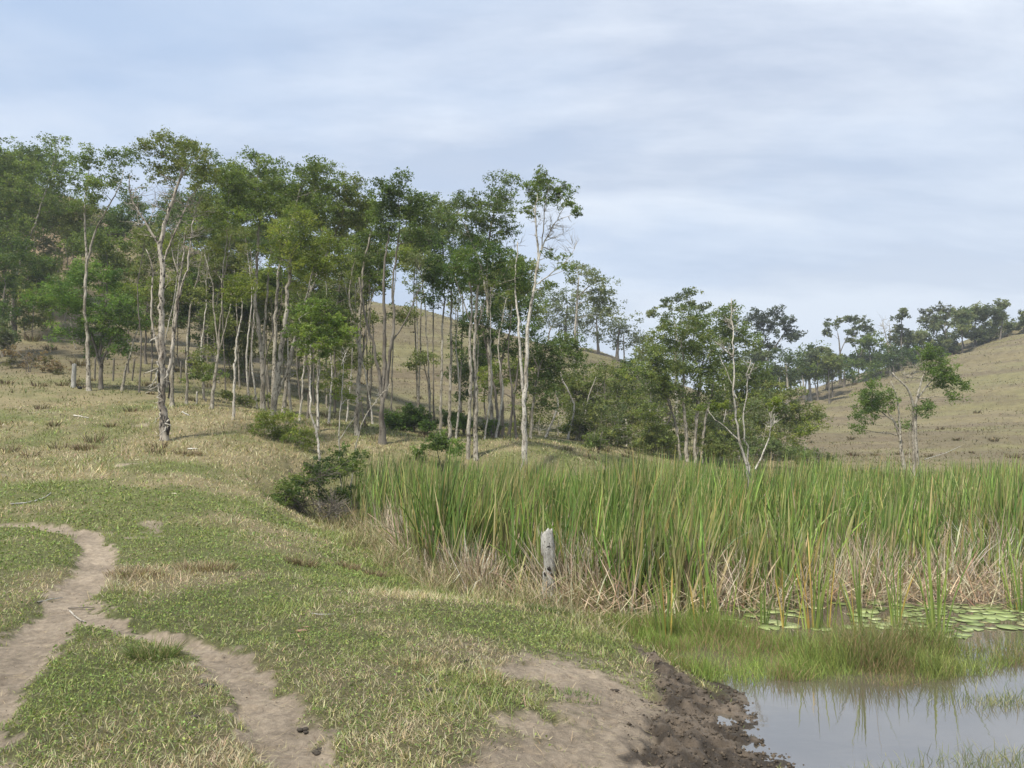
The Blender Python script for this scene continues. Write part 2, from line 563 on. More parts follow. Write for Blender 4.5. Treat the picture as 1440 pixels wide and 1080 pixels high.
M_LEAF = leaf_mat('leaf_mat', .48)
M_GRASS = leaf_mat('grass_mat', .28, .6, .25)
M_REED = leaf_mat('reed_mat', .22, .45, .4)
M_DRY = leaf_mat('dry_grass_mat', .18, .75, .15)
M_BARK = bark_mat('pale_bark', (.42, .385, .32), (.20, .175, .135), (.06, .05, .038), .47)
M_BARKW = bark_mat('white_bark', (.56, .525, .46), (.32, .285, .23), (.06, .05, .04), .455, 4)
M_BARKD = bark_mat('grey_brown_bark', (.20, .18, .15), (.10, .085, .07), (.04, .035, .03), .42)
M_HERO = bark_mat('flaking_bark', (.50, .45, .385), (.20, .165, .13), (.035, .03, .025), .485, 2.2)
M_WOOD = bark_mat('weathered_wood', (.50, .49, .46), (.30, .285, .26), (.07, .06, .05), .38, 6)


def ground_mat():
    m, t, o = new_mat('ground_mat')
    at = N(t, 'ShaderNodeAttribute', attribute_name='col')
    mk = N(t, 'ShaderNodeAttribute', attribute_name='mask')
    sp = N(t, 'ShaderNodeSeparateColor'); L(t, mk.outputs['Color'], sp.inputs[0])
    g = N(t, 'ShaderNodeNewGeometry')
    f1 = N(t, 'ShaderNodeTexNoise', _Scale=14.0, _Detail=8.0, _Roughness=.72)
    f2 = N(t, 'ShaderNodeTexNoise', _Scale=1.3, _Detail=6.0, _Roughness=.65)
    L(t, g.outputs['Position'], f1.inputs['Vector']); L(t, g.outputs['Position'], f2.inputs['Vector'])
    r1_ = ramp(t, [(.3, .62), (.7, 1.35)]); L(t, f1.outputs['Fac'], r1_.inputs[0])
    r2_ = ramp(t, [(.3, .8), (.7, 1.18)]); L(t, f2.outputs['Fac'], r2_.inputs[0])
    a = N(t, 'ShaderNodeMixRGB', blend_type='MULTIPLY'); a.inputs[0].default_value = 1
    b = N(t, 'ShaderNodeMixRGB', blend_type='MULTIPLY'); b.inputs[0].default_value = 1
    L(t, at.outputs['Color'], a.inputs[1]); L(t, r1_.outputs[0], a.inputs[2])
    L(t, a.outputs[0], b.inputs[1]); L(t, r2_.outputs[0], b.inputs[2])
    p = N(t, 'ShaderNodeBsdfPrincipled'); p.inputs['Specular IOR Level'].default_value = .25
    L(t, b.outputs[0], p.inputs['Base Color'])
    ro = N(t, 'ShaderNodeMapRange'); ro.inputs['To Min'].default_value = .95; ro.inputs['To Max'].default_value = .45
    L(t, sp.outputs[2], ro.inputs['Value']); L(t, ro.outputs[0], p.inputs['Roughness'])
    f3 = N(t, 'ShaderNodeTexNoise', _Scale=30.0, _Detail=10.0, _Roughness=.8); L(t, g.outputs['Position'], f3.inputs['Vector'])
    bp = N(t, 'ShaderNodeBump', _Strength=.9, _Distance=.045); L(t, f3.outputs['Fac'], bp.inputs['Height'])
    # cattle terraces on the far slopes: noise stretched along the contour
    mpn = N(t, 'ShaderNodeMapping'); mpn.inputs['Scale'].default_value = (.12, .12, 1.9)
    L(t, g.outputs['Position'], mpn.inputs[0])
    f4 = N(t, 'ShaderNodeTexNoise', _Scale=1.0, _Detail=5.0, _Roughness=.6, _Distortion=.3); L(t, mpn.outputs[0], f4.inputs['Vector'])
    bp2 = N(t, 'ShaderNodeBump', _Distance=1.1); L(t, f4.outputs['Fac'], bp2.inputs['Height'])
    L(t, sp.outputs[1], bp2.inputs['Strength']); L(t, bp.outputs[0], bp2.inputs['Normal'])
    L(t, bp2.outputs[0], p.inputs['Normal'])
    L(t, p.outputs[0], o.inputs[0])
    return m


# ------------------------------------------------------------------ ground
def terrace(x, y, z):
    return np.clip(sstep(.50, .62, fbm(x * .07 + 5, z * 1.5 + y * .03, 71, 4)) * .8 + sstep(.52, .66, fbm(x * .12, z * 3.6, 73, 3)) * .6, 0, 1)


def ground_colour(x, y, z, dirt, mud, g, sd_):
    r = np.hypot(x, y)
    n = fbm(x * 3.1, y * 3.1, 61, 4)[:, None]
    n2 = fbm(x * .12, y * .12 + z * .2, 67, 4)
    straw = np.array([.30, .255, .14]); green = np.array([.165, .185, .065])
    soil = np.array([.32, .262, .198]); brown = np.array([.20, .16, .105]); mudc = np.array([.125, .10, .076])
    c = straw * (1 - g[:, None]) + green * g[:, None]
    c = c * (1 - .35 * n) + brown * (.35 * n)
    c = c * (.60 + .2 * sstep(8, 18, r))[:, None]
    hill = sstep(34, 60, r)
    hc = np.array([.185, .158, .09]) * (1 - sstep(.4, .62, n2)[:, None]) + np.array([.175, .16, .08]) * sstep(.4, .62, n2)[:, None]
    ter = terrace(x, y, z)[:, None]
    hc = hc * (1 - .62 * ter) + np.array([.12, .092, .066]) * (.62 * ter)
    # redder dry scrub on the left slope
    lf = (sstep(-38, -52, x - (y - 60) * .1) * sstep(45, 60, y))[:, None]
    hc = hc * (1 - .6 * lf) + np.array([.25, .165, .10]) * .6 * lf
    c = c * (1 - hill[:, None]) + hc * hill[:, None]
    c = c * (1 - dirt[:, None]) + soil * dirt[:, None] * (0.8 + .4 * n)
    mn = sstep(.35, .65, fbm(x * 6, y * 6, 63, 3))[:, None]
    c = c * (1 - mud[:, None]) + mudc * mud[:, None] * (.55 + .9 * mn)
    return c


def build_ground():
    a = np.concatenate([np.radians(np.linspace(-180, -41, 56, endpoint=False)), np.radians(np.linspace(-41, 41, 640, endpoint=False)),
                        np.radians(np.linspace(41, 180, 56, endpoint=False))])
    r = np.concatenate([np.geomspace(1.2, 3.2, 12, endpoint=False), np.geomspace(3.2, 11, 430, endpoint=False),
                        np.geomspace(11, 160, 400, endpoint=False), np.geomspace(160, 430, 14)])
    A, R = np.meshgrid(a, r, indexing='ij')
    x = (np.sin(A) * R).ravel(); y = (np.cos(A) * R).ravel()
    x = np.append(x, 0); y = np.append(y, 0)
    z = height(x, y)
    dirt, mud, g, tall, sd_ = masks(x, y)
    cols = ground_colour(x, y, z, dirt, mud, g, sd_)
    rr = np.hypot(x, y)
    z = z + dirt * (fbm(x * 14, y * 14, 81, 3) - .5) * .02
    mask = np.stack([dirt, .55 * sstep(38, 60, rr), mud], 1)
    na, nr = len(a), len(r)
    i = np.arange(na)[:, None]; j = np.arange(nr - 1)[None]
    i2 = (i + 1) % na
    Q = np.stack([i * nr + j, i * nr + j + 1, i2 * nr + j + 1, i2 * nr + j], -1).reshape(-1, 4)[:, ::-1]
    c = na * nr; ii = np.arange(na)
    T = np.stack([np.full(na, c), ii * nr, ((ii + 1) % na) * nr], -1)[:, ::-1]
    o = mesh_obj('ground', np.stack([x, y, z], 1), [Q, T], ground_mat(), None, cols, True, mask)
    tag(o, kind='structure')


build_ground()


def water_mat():
    m, t, o = new_mat('water_mat')
    g = N(t, 'ShaderNodeNewGeometry')
    p = N(t, 'ShaderNodeBsdfPrincipled', _Roughness=.03); p.inputs['IOR'].default_value = 4.3
    mpn = N(t, 'ShaderNodeMapping'); mpn.inputs['Scale'].default_value = (1, 1.6, 1)
    L(t, g.outputs['Position'], mpn.inputs[0])
    a = N(t, 'ShaderNodeTexNoise', _Scale=3.0, _Detail=3.0); L(t, mpn.outputs[0], a.inputs['Vector'])
    bp = N(t, 'ShaderNodeBump', _Strength=.03, _Distance=.05); L(t, a.outputs['Fac'], bp.inputs['Height'])
    L(t, bp.outputs[0], p.inputs['Normal'])
    c = N(t, 'ShaderNodeTexNoise', _Scale=.9, _Detail=4.0); L(t, g.outputs['Position'], c.inputs['Vector'])
    rc = ramp(t, [(.35, (.075, .064, .047)), (.65, (.11, .095, .072))]); L(t, c.outputs['Fac'], rc.inputs[0])
    L(t, rc.outputs[0], p.inputs['Base Color'])
    L(t, p.outputs[0], o.inputs[0])
    return m


def build_water():
    b = POND.copy(); ctr = b.mean(0)
    b = ctr + (b - ctr) * 1.04
    n = len(b)
    V = [(x, y, WATER) for x, y in b] + [(ctr[0], ctr[1], WATER)]
    # fan of a dense grid instead of one n-gon so it stays flat under the ground edge
    xs = np.linspace(-6.5, 46, 60); ys = np.linspace(2, 36, 50)
    X, Y = np.meshgrid(xs, ys, indexing='ij')
    keep = poly_sd(X, Y, POND) < 1.6
    V = np.stack([X.ravel(), Y.ravel(), np.full(X.size, WATER)], 1)
    i = np.arange(59)[:, None]; j = np.arange(49)[None]
    Q = np.stack([i * 50 + j, (i + 1) * 50 + j, (i + 1) * 50 + j + 1, i * 50 + j + 1], -1).reshape(-1, 4)
    kk = keep.ravel()[Q].all(1)
    o = mesh_obj('pond_water', V, [Q[kk]], water_mat(), None, None, True)
    tag(o, kind='structure')


build_water()


# ------------------------------------------------------------------ grass
def vary(c, n, s):
    return np.clip(c * (1 + rng.normal(0, s, (n, 1))) * (1 + rng.normal(0, s * .35, (n, 3))), .01, .9)


def build_grass():
    n = 430000
    th = rng.uniform(math.radians(-39), math.radians(38), n)
    r = np.exp(rng.uniform(math.log(3.0), math.log(34), n))
    x = np.sin(th) * r; y = np.cos(th) * r
    dirt, mud, g, tall, sd_ = masks(x, y)
    patch = fbm(x * 2.3, y * 2.3, 91, 3)
    cl = vn(x * 13, y * 13, 95) * .6 + vn(x * 31, y * 31, 96) * .5
    dirt = dirt * (1 - .75 * sstep(.55, .7, fbm(x * 4.5, y * 4.5, 93, 3)) * (dirt < .97))
    keep = (rng.random(n) > dirt ** .8 * 1.02 - .012) & (rng.random(n) > mud) & (sd_ > .06) & (rng.random(n) < .12 + 1.1 * cl)
    x, y, r, g, tall, patch, sd_, dirt, cl = [q[keep] for q in (x, y, r, g, tall, patch, sd_, dirt, cl)]
    n = len(x)
    z = height(x, y) - .004
    dry = rng.random(n) > g * .95 + .05
    big = sstep(.52, .75, fbm(x * .9 + 7, y * .9, 97, 4))
    h = (.024 + .038 * rng.random(n)) * (1 + 1.1 * big) * (1 + .9 * sstep(9, 24, r)) * (1 - .45 * dirt) * (.6 + .7 * cl)
    h = h * (1 + dry * .25 + tall * 1.5 * rng.random(n))
    wd = np.maximum(.0032 + .0025 * rng.random(n), r * .00075)
    lean = np.abs(rng.normal(.75, .4, n)) * (1 - .4 * tall)
    bend = rng.uniform(0, 1.0, n)
    gr = np.array([.18, .22, .065]); gr2 = np.array([.30, .325, .115]); st = np.array([.50, .44, .28]); br = np.array([.24, .185, .115])
    k = rng.random((n, 1))
    c = np.where(dry[:, None], st * k + br * (1 - k) * .5 + st * (1 - k) * .5, gr * k + gr2 * (1 - k))
    c = vary(c, n, .24)
    b = Buf()
    blades(b, np.stack([x, y, z], 1), h, wd, rng.random(n) * 6.283, lean, bend, c, 2, np.clip(c * 1.15 + .02, 0, 1))
    # broken straws and dry bits lying about, also on the bare tracks
    m = 16000
    th = rng.uniform(math.radians(-39), math.radians(25), m); r2 = np.exp(rng.uniform(math.log(3.2), math.log(16), m))
    x2 = np.sin(th) * r2; y2 = np.cos(th) * r2
    d2, mu2, g2, t2_, s2 = masks(x2, y2)
    kk = (mu2 < .3) & (s2 > .1) & (rng.random(m) < .6 + .2 * d2)
    x2, y2, r2 = x2[kk], y2[kk], r2[kk]; m = len(x2)
    cc = np.where(rng.random((m, 1)) < .65, np.array([.46, .39, .25]), np.array([.16, .11, .075]))
    blades(b, np.stack([x2, y2, height(x2, y2) + .006 + .02 * rng.random(m)], 1), rng.uniform(.03, .13, m), np.maximum(.0028, r2 * .0006), rng.random(m) * 6.283, rng.uniform(1.35, 1.65, m), rng.normal(0, .15, m), vary(cc, m, .15), 2)
    # small leafy weeds knitted into the lawn
    m = 150000
    th = rng.uniform(math.radians(-39), math.radians(30), m); r2 = np.exp(rng.uniform(math.log(3.1), math.log(20), m))
    x2 = np.sin(th) * r2; y2 = np.cos(th) * r2
    d2, mu2, g2, t2_, s2 = masks(x2, y2)
    kk = (mu2 < .2) & (s2 > .05) & (rng.random(m) > d2 * 1.05) & (rng.random(m) < g2 * sstep(.35, .65, vn(x2 * 9, y2 * 9, 98) * .6 + fbm(x2 * 1.4, y2 * 1.4, 99, 3) * .6))
    x2, y2, r2 = x2[kk], y2[kk], r2[kk]; m = len(x2)
    cc = np.where(rng.random((m, 1)) < .5, np.array([.24, .295, .085]), np.array([.15, .205, .06]))
    leaves(b, np.stack([x2, y2, height(x2, y2) + .008 + .03 * rng.random(m)], 1), np.maximum(.016, r2 * .0024) * rng.uniform(.7, 1.5, m), rng.uniform(.4, .75, m), vary(cc, m, .22), 0)
    o = b.build('pasture_grass', M_GRASS)
    tag(o, 'short grazed pasture grass, green with straw coloured patches', 'grass', kind='stuff')

    # slope and hillside: coarser dry tussock grass
    n = 150000
    th = rng.uniform(math.radians(-39), math.radians(38), n)
    r = np.exp(rng.uniform(math.log(15), math.log(165), n))
    x = np.sin(th) * r; y = np.cos(th) * r
    sd_ = poly_sd(x, y, POND)
    cl = fbm(x * .8, y * .8, 101, 3)
    keep = (sd_ > .3) & (rng.random(n) < .08 + .92 * sstep(15, 32, r + (fbm(x * .3, y * .3, 109, 3) - .5) * 16)) & (rng.random(n) < .7 * sstep(.3, .62, cl) + .4)
    x, y, r, cl = x[keep], y[keep], r[keep], cl[keep]; n = len(x)
    z = height(x, y) - .02
    h = (.06 + .12 * rng.random(n)) * (1 + sstep(40, 120, r) * .25) * (.65 + .6 * sstep(.35, .7, cl))
    wd = np.maximum(.006, r * .0010)
    lean = np.abs(rng.normal(.45, .3, n)); bend = rng.uniform(0, 1, n)
    k = rng.random((n, 1)); far = sstep(38, 60, r)[:, None]
    st = np.array([.275, .25, .125]) * (1 - far) + np.array([.215, .185, .10]) * far
    gr = np.array([.18, .195, .08]) * (1 - far) + np.array([.165, .16, .075]) * far
    pg = sstep(.35, .65, fbm(x * .25, y * .25, 103, 3))[:, None]
    c = np.where(k < .5 + .35 * pg, gr, st)
    c = np.where(rng.random((n, 1)) < .05, np.array([.15, .11, .075]), c)
    tr = terrace(x, y, z)[:, None] * far
    c = c * (1 - .55 * tr) + np.array([.125, .097, .07]) * .55 * tr
    c = vary(c, n, .15)
    b = Buf()
    blades(b, np.stack([x, y, z], 1), h, wd, rng.random(n) * 6.283, lean, bend, c, 2)
    o = b.build('hillside_grass', M_DRY)
    tag(o, 'rough olive and straw grass covering the slopes behind the pond', 'grass', kind='stuff')


build_grass()


def tuft(name, label, cat, px, py, n, h, spread, col, lean=.45, wd=.006, mat=None, group=None, tipc=None, sp=.15):
    g = GP(px, py)
    a = rng.random(n) * 6.283; rr = np.sqrt(rng.random(n)) * spread
    x = g[0] + np.cos(a) * rr * 1.2; y = g[1] + np.sin(a) * rr * .8
    z = height(x, y) - .01
    cols = np.array(col)[rng.integers(0, len(col), n)]
    cols = vary(cols, n, sp)
    b = Buf()
    hh = h * rng.uniform(.5, 1.1, n)
    az = np.where(rng.random(n) < .7, a, rng.random(n) * 6.283)
    blades(b, np.stack([x, y, z], 1), hh, np.full(n, max(wd, g[1] * .0008)), az, np.abs(rng.normal(lean, .2, n)), rng.uniform(0, 1.1, n), cols, 3)
    e_loc = (g[0], g[1], g[2])
    o = b.build(name, mat or M_GRASS, off=e_loc); o.location = e_loc
    return tag(o, label, cat, group)


GRN = [(.10, .16, .04), (.16, .21, .06)]; STRAW = [(.44, .38, .23), (.34, .27, .16)]; OLV = [(.16, .17, .07), (.30, .26, .14)]
BRN = [(.22, .16, .10), (.32, .25, .16), (.14, .10, .07)]
for px, py, n, h, s, c, lab in [
    (215, 925, 420, .17, .16, OLV + GRN, 'upright green grass tuft beside the narrow branching track'),
    (425, 795, 380, .16, .18, BRN + OLV, 'brownish rounded grass clump at the edge of the lawn left of the pond'),
    (492, 800, 300, .15, .14, BRN + STRAW, 'small dry brown clump below the leafy bush'),
    (530, 812, 300, .15, .14, BRN, 'small dark brown clump beside the straw tussocks'),
    (190, 808, 420, .13, .28, BRN + STRAW, 'reddish brown dry grass patch right of the dirt track'),
    (290, 800, 500, .15, .30, STRAW + BRN, 'taller straw grass patch in the middle of the lawn'),
    (770, 860, 380, .10, .2, [(.08, .13, .04), (.12, .17, .05)], 'dark green weed clump in front of the white stump'),
    (740, 838, 360, .12, .3, GRN, 'bright green low clump left of the white stump'),
    (805, 985, 200, .06, .16, GRN, 'flat green weed patch on the bare soil'),
    (265, 640, 260, .2, .3, BRN + OLV, 'brown tuft on the slope right of the flaking tree'),
    (118, 632, 260, .22, .3, BRN + OLV, 'dark tuft on the slope left of the flaking tree'),
    (640, 795, 700, .5, .24, STRAW, 'largest pale straw tussock leaning out at the reed edge'),
    (585, 790, 600, .34, .26, STRAW + OLV, 'straw tussock at the left end of the reed edge'),
    (700, 812, 600, .42, .24, STRAW, 'straw tussock between the largest one and the white stump'),
    (742, 826, 400, .34, .18, STRAW + BRN, 'brownish straw tussock just left of the white stump'),
    (812, 838, 420, .3, .22, STRAW + BRN, 'low straw tussock just right of the white stump'),
    (545, 770, 500, .3, .25, STRAW + BRN, 'dry tussock under the reeds right of the leafy bush'),
    (612, 808, 400, .24, .14, BRN, 'dark brown hollow clump in front of the straw tussocks'),
    (590, 935, 260, .09, .18, STRAW + OLV, 'dry pale tuft near the bare soil'),
    (685, 960, 200, .10, .14, STRAW, 'thin straw tuft at the rim of the bare soil'),
]:
    tuft('grass_tuft', lab, 'grass tuft', px, py, n, h, s, c)


# tall dry grass fringe to the left of the reeds
def fringe():
    n = 46000
    cand_x = rng.uniform(-7.5, 2.2, n * 4); cand_y = rng.uniform(8, 26, n * 4)
    sd_ = poly_sd(cand_x, cand_y, POND) + (fbm(cand_x, cand_y, 111, 3) - .5) * 1.1
    cl = fbm(cand_x * 1.9, cand_y * 1.9, 113, 3)
    k = (sd_ > -.5) & (sd_ < .55) & (rng.random(n * 4) < sstep(.42, .62, cl)) & (cand_x < 1.9 - .0 * cand_y)
    x, y, s = cand_x[k][:n], cand_y[k][:n], sd_[k][:n]
    n = len(x); z = np.maximum(height(x, y), WATER) - .02
    h = (.18 + .52 * rng.random(n) ** 1.3) * (1.2 - .85 * np.clip(s, 0, 1)) * sstep(2.9, 1.0, x)
    h = np.maximum(h, .08)
    az = rng.random(n) * 6.283
    k1 = rng.random((n, 1))
    c = np.where(k1 < .45, np.array([.44, .38, .24]), np.where(k1 < .72, np.array([.26, .20, .12]), np.array([.19, .235, .08])))
    b = Buf()
    blades(b, np.stack([x, y, z], 1), h, np.maximum(.005, y * .0006), az, np.abs(rng.normal(.4, .3, n)), rng.uniform(.1, 1.6, n), vary(c, n, .16), 3)
    tag(b.build('dry_grass', M_DRY), 'long straw coloured dry grass along the near reed edge', 'dry grass', kind='stuff')


fringe()


# ------------------------------------------------------------------ reeds
def reed_cols(n, dead):
    k = rng.random((n, 1))
    g = np.where(k < .5, np.array([.12, .195, .042]), np.where(k < .78, np.array([.205, .28, .065]), np.where(k < .93, np.array([.29, .31, .115]), np.array([.40, .34, .18]))))
    d = np.where(k < .5, np.array([.42, .33, .21]), np.where(k < .8, np.array([.27, .19, .125]), np.array([.50, .44, .33])))
    c = np.where(dead[:, None], d, g)
    return vary(c, n, .15)


def reeds():
    m = 6800
    th = rng.uniform(math.radians(-14), math.radians(38), m * 3)
    r = np.exp(rng.uniform(math.log(7.5), math.log(40), m * 3))
    x = np.sin(th) * r; y = np.cos(th) * r
    sd_ = poly_sd(x, y, POND)
    # front line of the reed bed: a channel of open water in front of it on the right
    front = 9.3 + .8 * sstep(1.4, -.5, x) + .9 * sstep(1.2, 4, x) + .5 * (fbm(x * .8, y * .3, 121, 2) - .5) * 2 + sstep(3.0, 6.0, x) * .4
    k = (sd_ < -.15) & (y > front) & (rng.random(len(x)) < (.32 + .68 * sstep(.3, 3.6, y - front)) * (.06 + .94 * sstep(.44, .53, fbm(x * 1.5, y * .9, 123, 3))))
    x, y, r, front = x[k][:m], y[k][:m], r[k][:m], front[k][:m]
    m = len(x)
    per = rng.integers(5, 11, m)
    cx = np.repeat(x, per); cy = np.repeat(y, per); n = len(cx)
    hs = np.repeat(.62 + .56 * rng.random(m), per)
    fr = np.repeat(sstep(0, 2.5, y - front), per)
    X = cx + rng.normal(0, .07, n); Y = cy + rng.normal(0, .07, n)
    hh = 1.64 + .16 * sstep(1.5, -3.5, X) - .16 * sstep(.34, .52, X / Y) + (fbm(X * .6, Y * .6, 127, 3) - .5) * .9
    dead = rng.random(n) < .20 + .12 * (1 - fr)
    h = hh * hs * rng.uniform(.66, 1.06, n) * (.72 + .28 * fr)
    h = np.where(dead, h * rng.uniform(.4, .8, n), h) + .12
    wd = np.maximum(.022 + .012 * rng.random(n), Y * .0013)
    wind = .2
    az = np.where(rng.random(n) < .45, wind, rng.random(n) * 6.283)
    lean = np.abs(rng.normal(.09, .08, n)) + dead * np.abs(rng.normal(.1, .15, n)); bend = np.abs(rng.normal(.12, .16, n))
    bend = np.where(rng.random(n) < .10, bend + rng.uniform(.8, 2.2, n), bend)
    c = reed_cols(n, dead) * np.repeat(rng.uniform(.55, 1.25, m), per)[:, None]
    bp_ = sstep(.52, .68, fbm(X * .9, Y * .55, 129, 3))[:, None] * (rng.random((n, 1)) < .55)
    c = np.clip(c * (1 - .6 * bp_) + np.array([.30, .245, .13]) * .6 * bp_, 0, 1)
    tipc = np.where(rng.random((n, 1)) < .08, np.array([.36, .28, .10]), c * 1.1)
    b = Buf()
    blades(b, np.stack([X, Y, np.full(n, WATER - .12)], 1), h, wd, az, lean, bend, c, 4, np.clip(tipc, 0, 1))
    tag(b.build('cattail_reeds', M_REED), 'dense bed of tall green cattail reeds filling the pond', 'reeds', kind='stuff')
    # dead leaves standing and broken in the lower part
    n = 52000
    th = rng.uniform(math.radians(-13), math.radians(38), n * 2); r = np.exp(rng.uniform(math.log(7.6), math.log(22), n * 2))
    x = np.sin(th) * r; y = np.cos(th) * r
    sd_ = poly_sd(x, y, POND)
    front = 9.05 + .9 * sstep(1.2, 4, x) + .5 * (fbm(x * .8, y * .3, 121, 2) - .5) * 2 + sstep(3.0, 6.0, x) * .4
    cl = fbm(x * 1.5, y * 1.5, 131, 3)
    k = (sd_ < -.05) & (y > front) & (rng.random(n * 2) < sstep(.42, .62, cl) + .05)
    x, y = x[k][:n], y[k][:n]; n = len(x)
    h = rng.uniform(.35, 1.15, n) * (.30 + 1.15 * fbm(x * 1.1, y * 1.1, 133, 3))
    k1 = rng.random((n, 1))
    c = np.where(k1 < .5, np.array([.45, .37, .27]), np.where(k1 < .75, np.array([.25, .19, .135]), np.array([.55, .50, .40])))
    az = rng.random(n) * 6.283
    lean = np.abs(rng.normal(.12, .22, n)); bend = np.where(rng.random(n) < .3, rng.uniform(1.0, 2.7, n), rng.uniform(0, .6, n))
    b = Buf()
    blades(b, np.stack([x, y, np.full(n, WATER - .05)], 1), h, np.maximum(.012, y * .0010), az, lean, bend, vary(c, n, .18), 4)
    # fallen stalks lying across one another at the edge
    n = 2600
    x = rng.uniform(-2.5, 8.5, n); front = 9.0 + .9 * sstep(1.2, 4, x); y = front + rng.uniform(-.3, 1.0, n)
    k = poly_sd(x, y, POND) < .35
    x, y = x[k], y[k]; n = len(x)
    z = np.maximum(height(x, y), WATER) + rng.uniform(0, .25, n)
    k1 = rng.random((n, 1)); c = np.where(k1 < .6, np.array([.50, .42, .29]), np.array([.35, .24, .16]))
    blades(b, np.stack([x, y, z], 1), rng.uniform(.25, .75, n), np.full(n, .012), rng.random(n) * 6.283, rng.uniform(.7, 1.6, n), rng.uniform(-.2, .6, n), vary(c, n, .15), 3,
           face=rng.random(n) * 3.14)
    tag(b.build('dead_reeds', M_DRY), 'dead tan reed leaves standing and broken low among the green reeds', 'dead reeds', kind='stuff')


reeds()


def cattail_clump(px, Y, h, n, label, yellow=0.15):
    g0 = P(px, 700, Y); x0, y0 = g0[0], Y
    X = x0 + rng.normal(0, .045, n); Yy = y0 + rng.normal(0, .045, n)
    k = rng.random((n, 1))
    c = np.where(k < .5, np.array([.13, .19, .045]), np.array([.22, .28, .065]))
    c = np.where(rng.random((n, 1)) < yellow, np.array([.42, .30, .08]), c)
    az = np.arctan2(Yy - y0, X - x0) + rng.normal(0, .6, n)
    b = Buf()
    zb = min(WATER, max(gz(x0, y0), WATER - .1)) if poly_sd(np.array([x0]), np.array([y0]), POND)[0] < 0 else gz(x0, y0)
    blades(b, np.stack([X, Yy, np.full(n, zb - .03)], 1), h * rng.uniform(.55, 1.05, n), np.full(n, .019), az, np.abs(rng.normal(.07, .05, n)),
           np.abs(rng.normal(.15, .15, n)), vary(c, n, .12), 5, np.clip(c * 1.1, 0, 1))
    o = b.build('cattail_clump', M_REED, off=(x0, y0, zb)); o.location = (x0, y0, zb)
    tag(o, label, 'reed clump', 'cattail clumps standing in front of the reed bed')


for a in [
    (933, 8.2, 1.15, 16, 'green cattail clump nearest the end of the muddy bank, brown dead leaf leaning on it'),
    (982, 8.6, 1.0, 12, 'thin green cattail clump second right of the white stump side clump'),
    (1010, 8.7, .85, 10, 'low cattail clump between two taller ones at the marsh grass edge'),
    (1096, 8.8, 1.2, 14, 'dark green cattail clump left of the centre of the open channel'),
    (1136, 8.7, 1.25, 16, 'upright cattail clump beside tan broken stalks'),
    (1152, 8.8, 1.0, 9, 'narrow cattail clump just behind the marsh grass'),
    (1204, 7.9, 1.25, 20, 'tallest front cattail clump with one orange leaf at its base'),
    (1250, 8.8, 1.15, 14, 'broad cattail clump beside lily pads with arching stalks'),
    (1306, 8.5, 1.3, 15, 'bright yellow green cattail clump standing alone at the lily pads'),
    (1065, 8.9, .9, 9, 'short sparse cattail clump near fallen tan stalks'),
    (1425, 9.6, 1.2, 18, 'cattail clump at the right edge behind the lily pads'),
]:
    cattail_clump(*a)


def marsh_grass():
    b = Buf()
    n = 150000
    x = rng.uniform(.9, 9, n); y = rng.uniform(5.4, 9.2, n)
    px, py = proj(np.stack([x, y, np.full(n, WATER)], 1))
    top = np.interp(px, [790, 900, 1000, 1100, 1250, 1440], [832, 852, 888, 900, 905, 912])
    bot = np.interp(px, [800, 900, 950, 1000, 1060, 1150, 1250, 1440], [865, 905, 945, 958, 962, 965, 962, 940])
    e = (fbm(x * 2, y * 2, 141, 3) - .5) * 34
    u = (py - top) / (bot - top)
    k = (py > top + e * .5) & (py < bot + e) & (rng.random(n) < .35 + sstep(.35, .6, fbm(x * 2.5, y * 2.5, 143, 3)))
    x, y, u, px = x[k], y[k], u[k], px[k]; n = len(x)
    z = np.maximum(height(x, y), WATER - .04) - .01
    h = rng.uniform(.10, .27, n) * (1.0 + .25 * sstep(1150, 1200, px) - .45 * sstep(1280, 1400, px)) * (1 - .35 * sstep(.6, 1, u))
    k1 = rng.random((n, 1)); rt = sstep(1050, 1250, px)[:, None]
    cl_ = fbm(x * 1.3, y * 2.2, 149, 3); h = h * (.45 + 1.1 * sstep(.3, .7, cl_))
    gr = np.array([.18, .26, .055]) * (1 - rt) + np.array([.14, .175, .05]) * rt
    c = np.where(k1 < .55, gr, np.where(k1 < .62 + .5 * sstep(.45, .65, fbm(x * 2.1, y * 2.1, 151, 3))[:, None], np.array([.28, .21, .115]), np.array([.27, .32, .09])))
    blades(b, np.stack([x, y, z], 1), h, np.full(n, .0045), rng.random(n) * 6.283, np.abs(rng.normal(.22, .18, n)), rng.uniform(0, .9, n), vary(c, n, .15), 3)
    # sparse sprigs rising from the open water at the lower right
    for (qx, qy, m, s) in [(1405, 990, 260, .28), (1390, 1078, 200, .28), (1440, 1072, 260, .3), (1440, 985, 240, .3), (1250, 1088, 60, .15)]:
        gx, gy = flat(qx, qy, WATER)
        x = gx + rng.normal(0, s, m); y = gy + rng.normal(0, s * .35, m)
        c = np.where(rng.random((m, 1)) < .6, np.array([.13, .16, .06]), np.array([.28, .27, .13]))
        blades(b, np.stack([x, y, np.full(m, WATER - .02)], 1), rng.uniform(.05, .15, m), np.full(m, .004), rng.random(m) * 6.283, np.abs(rng.normal(.35, .2, m)), rng.uniform(0, .9, m), vary(c, m, .15), 3)
    tag(b.build('marsh_grass', M_GRASS), 'low green marsh grass growing in the shallow water before the reeds', 'marsh grass', kind='stuff')


marsh_grass()


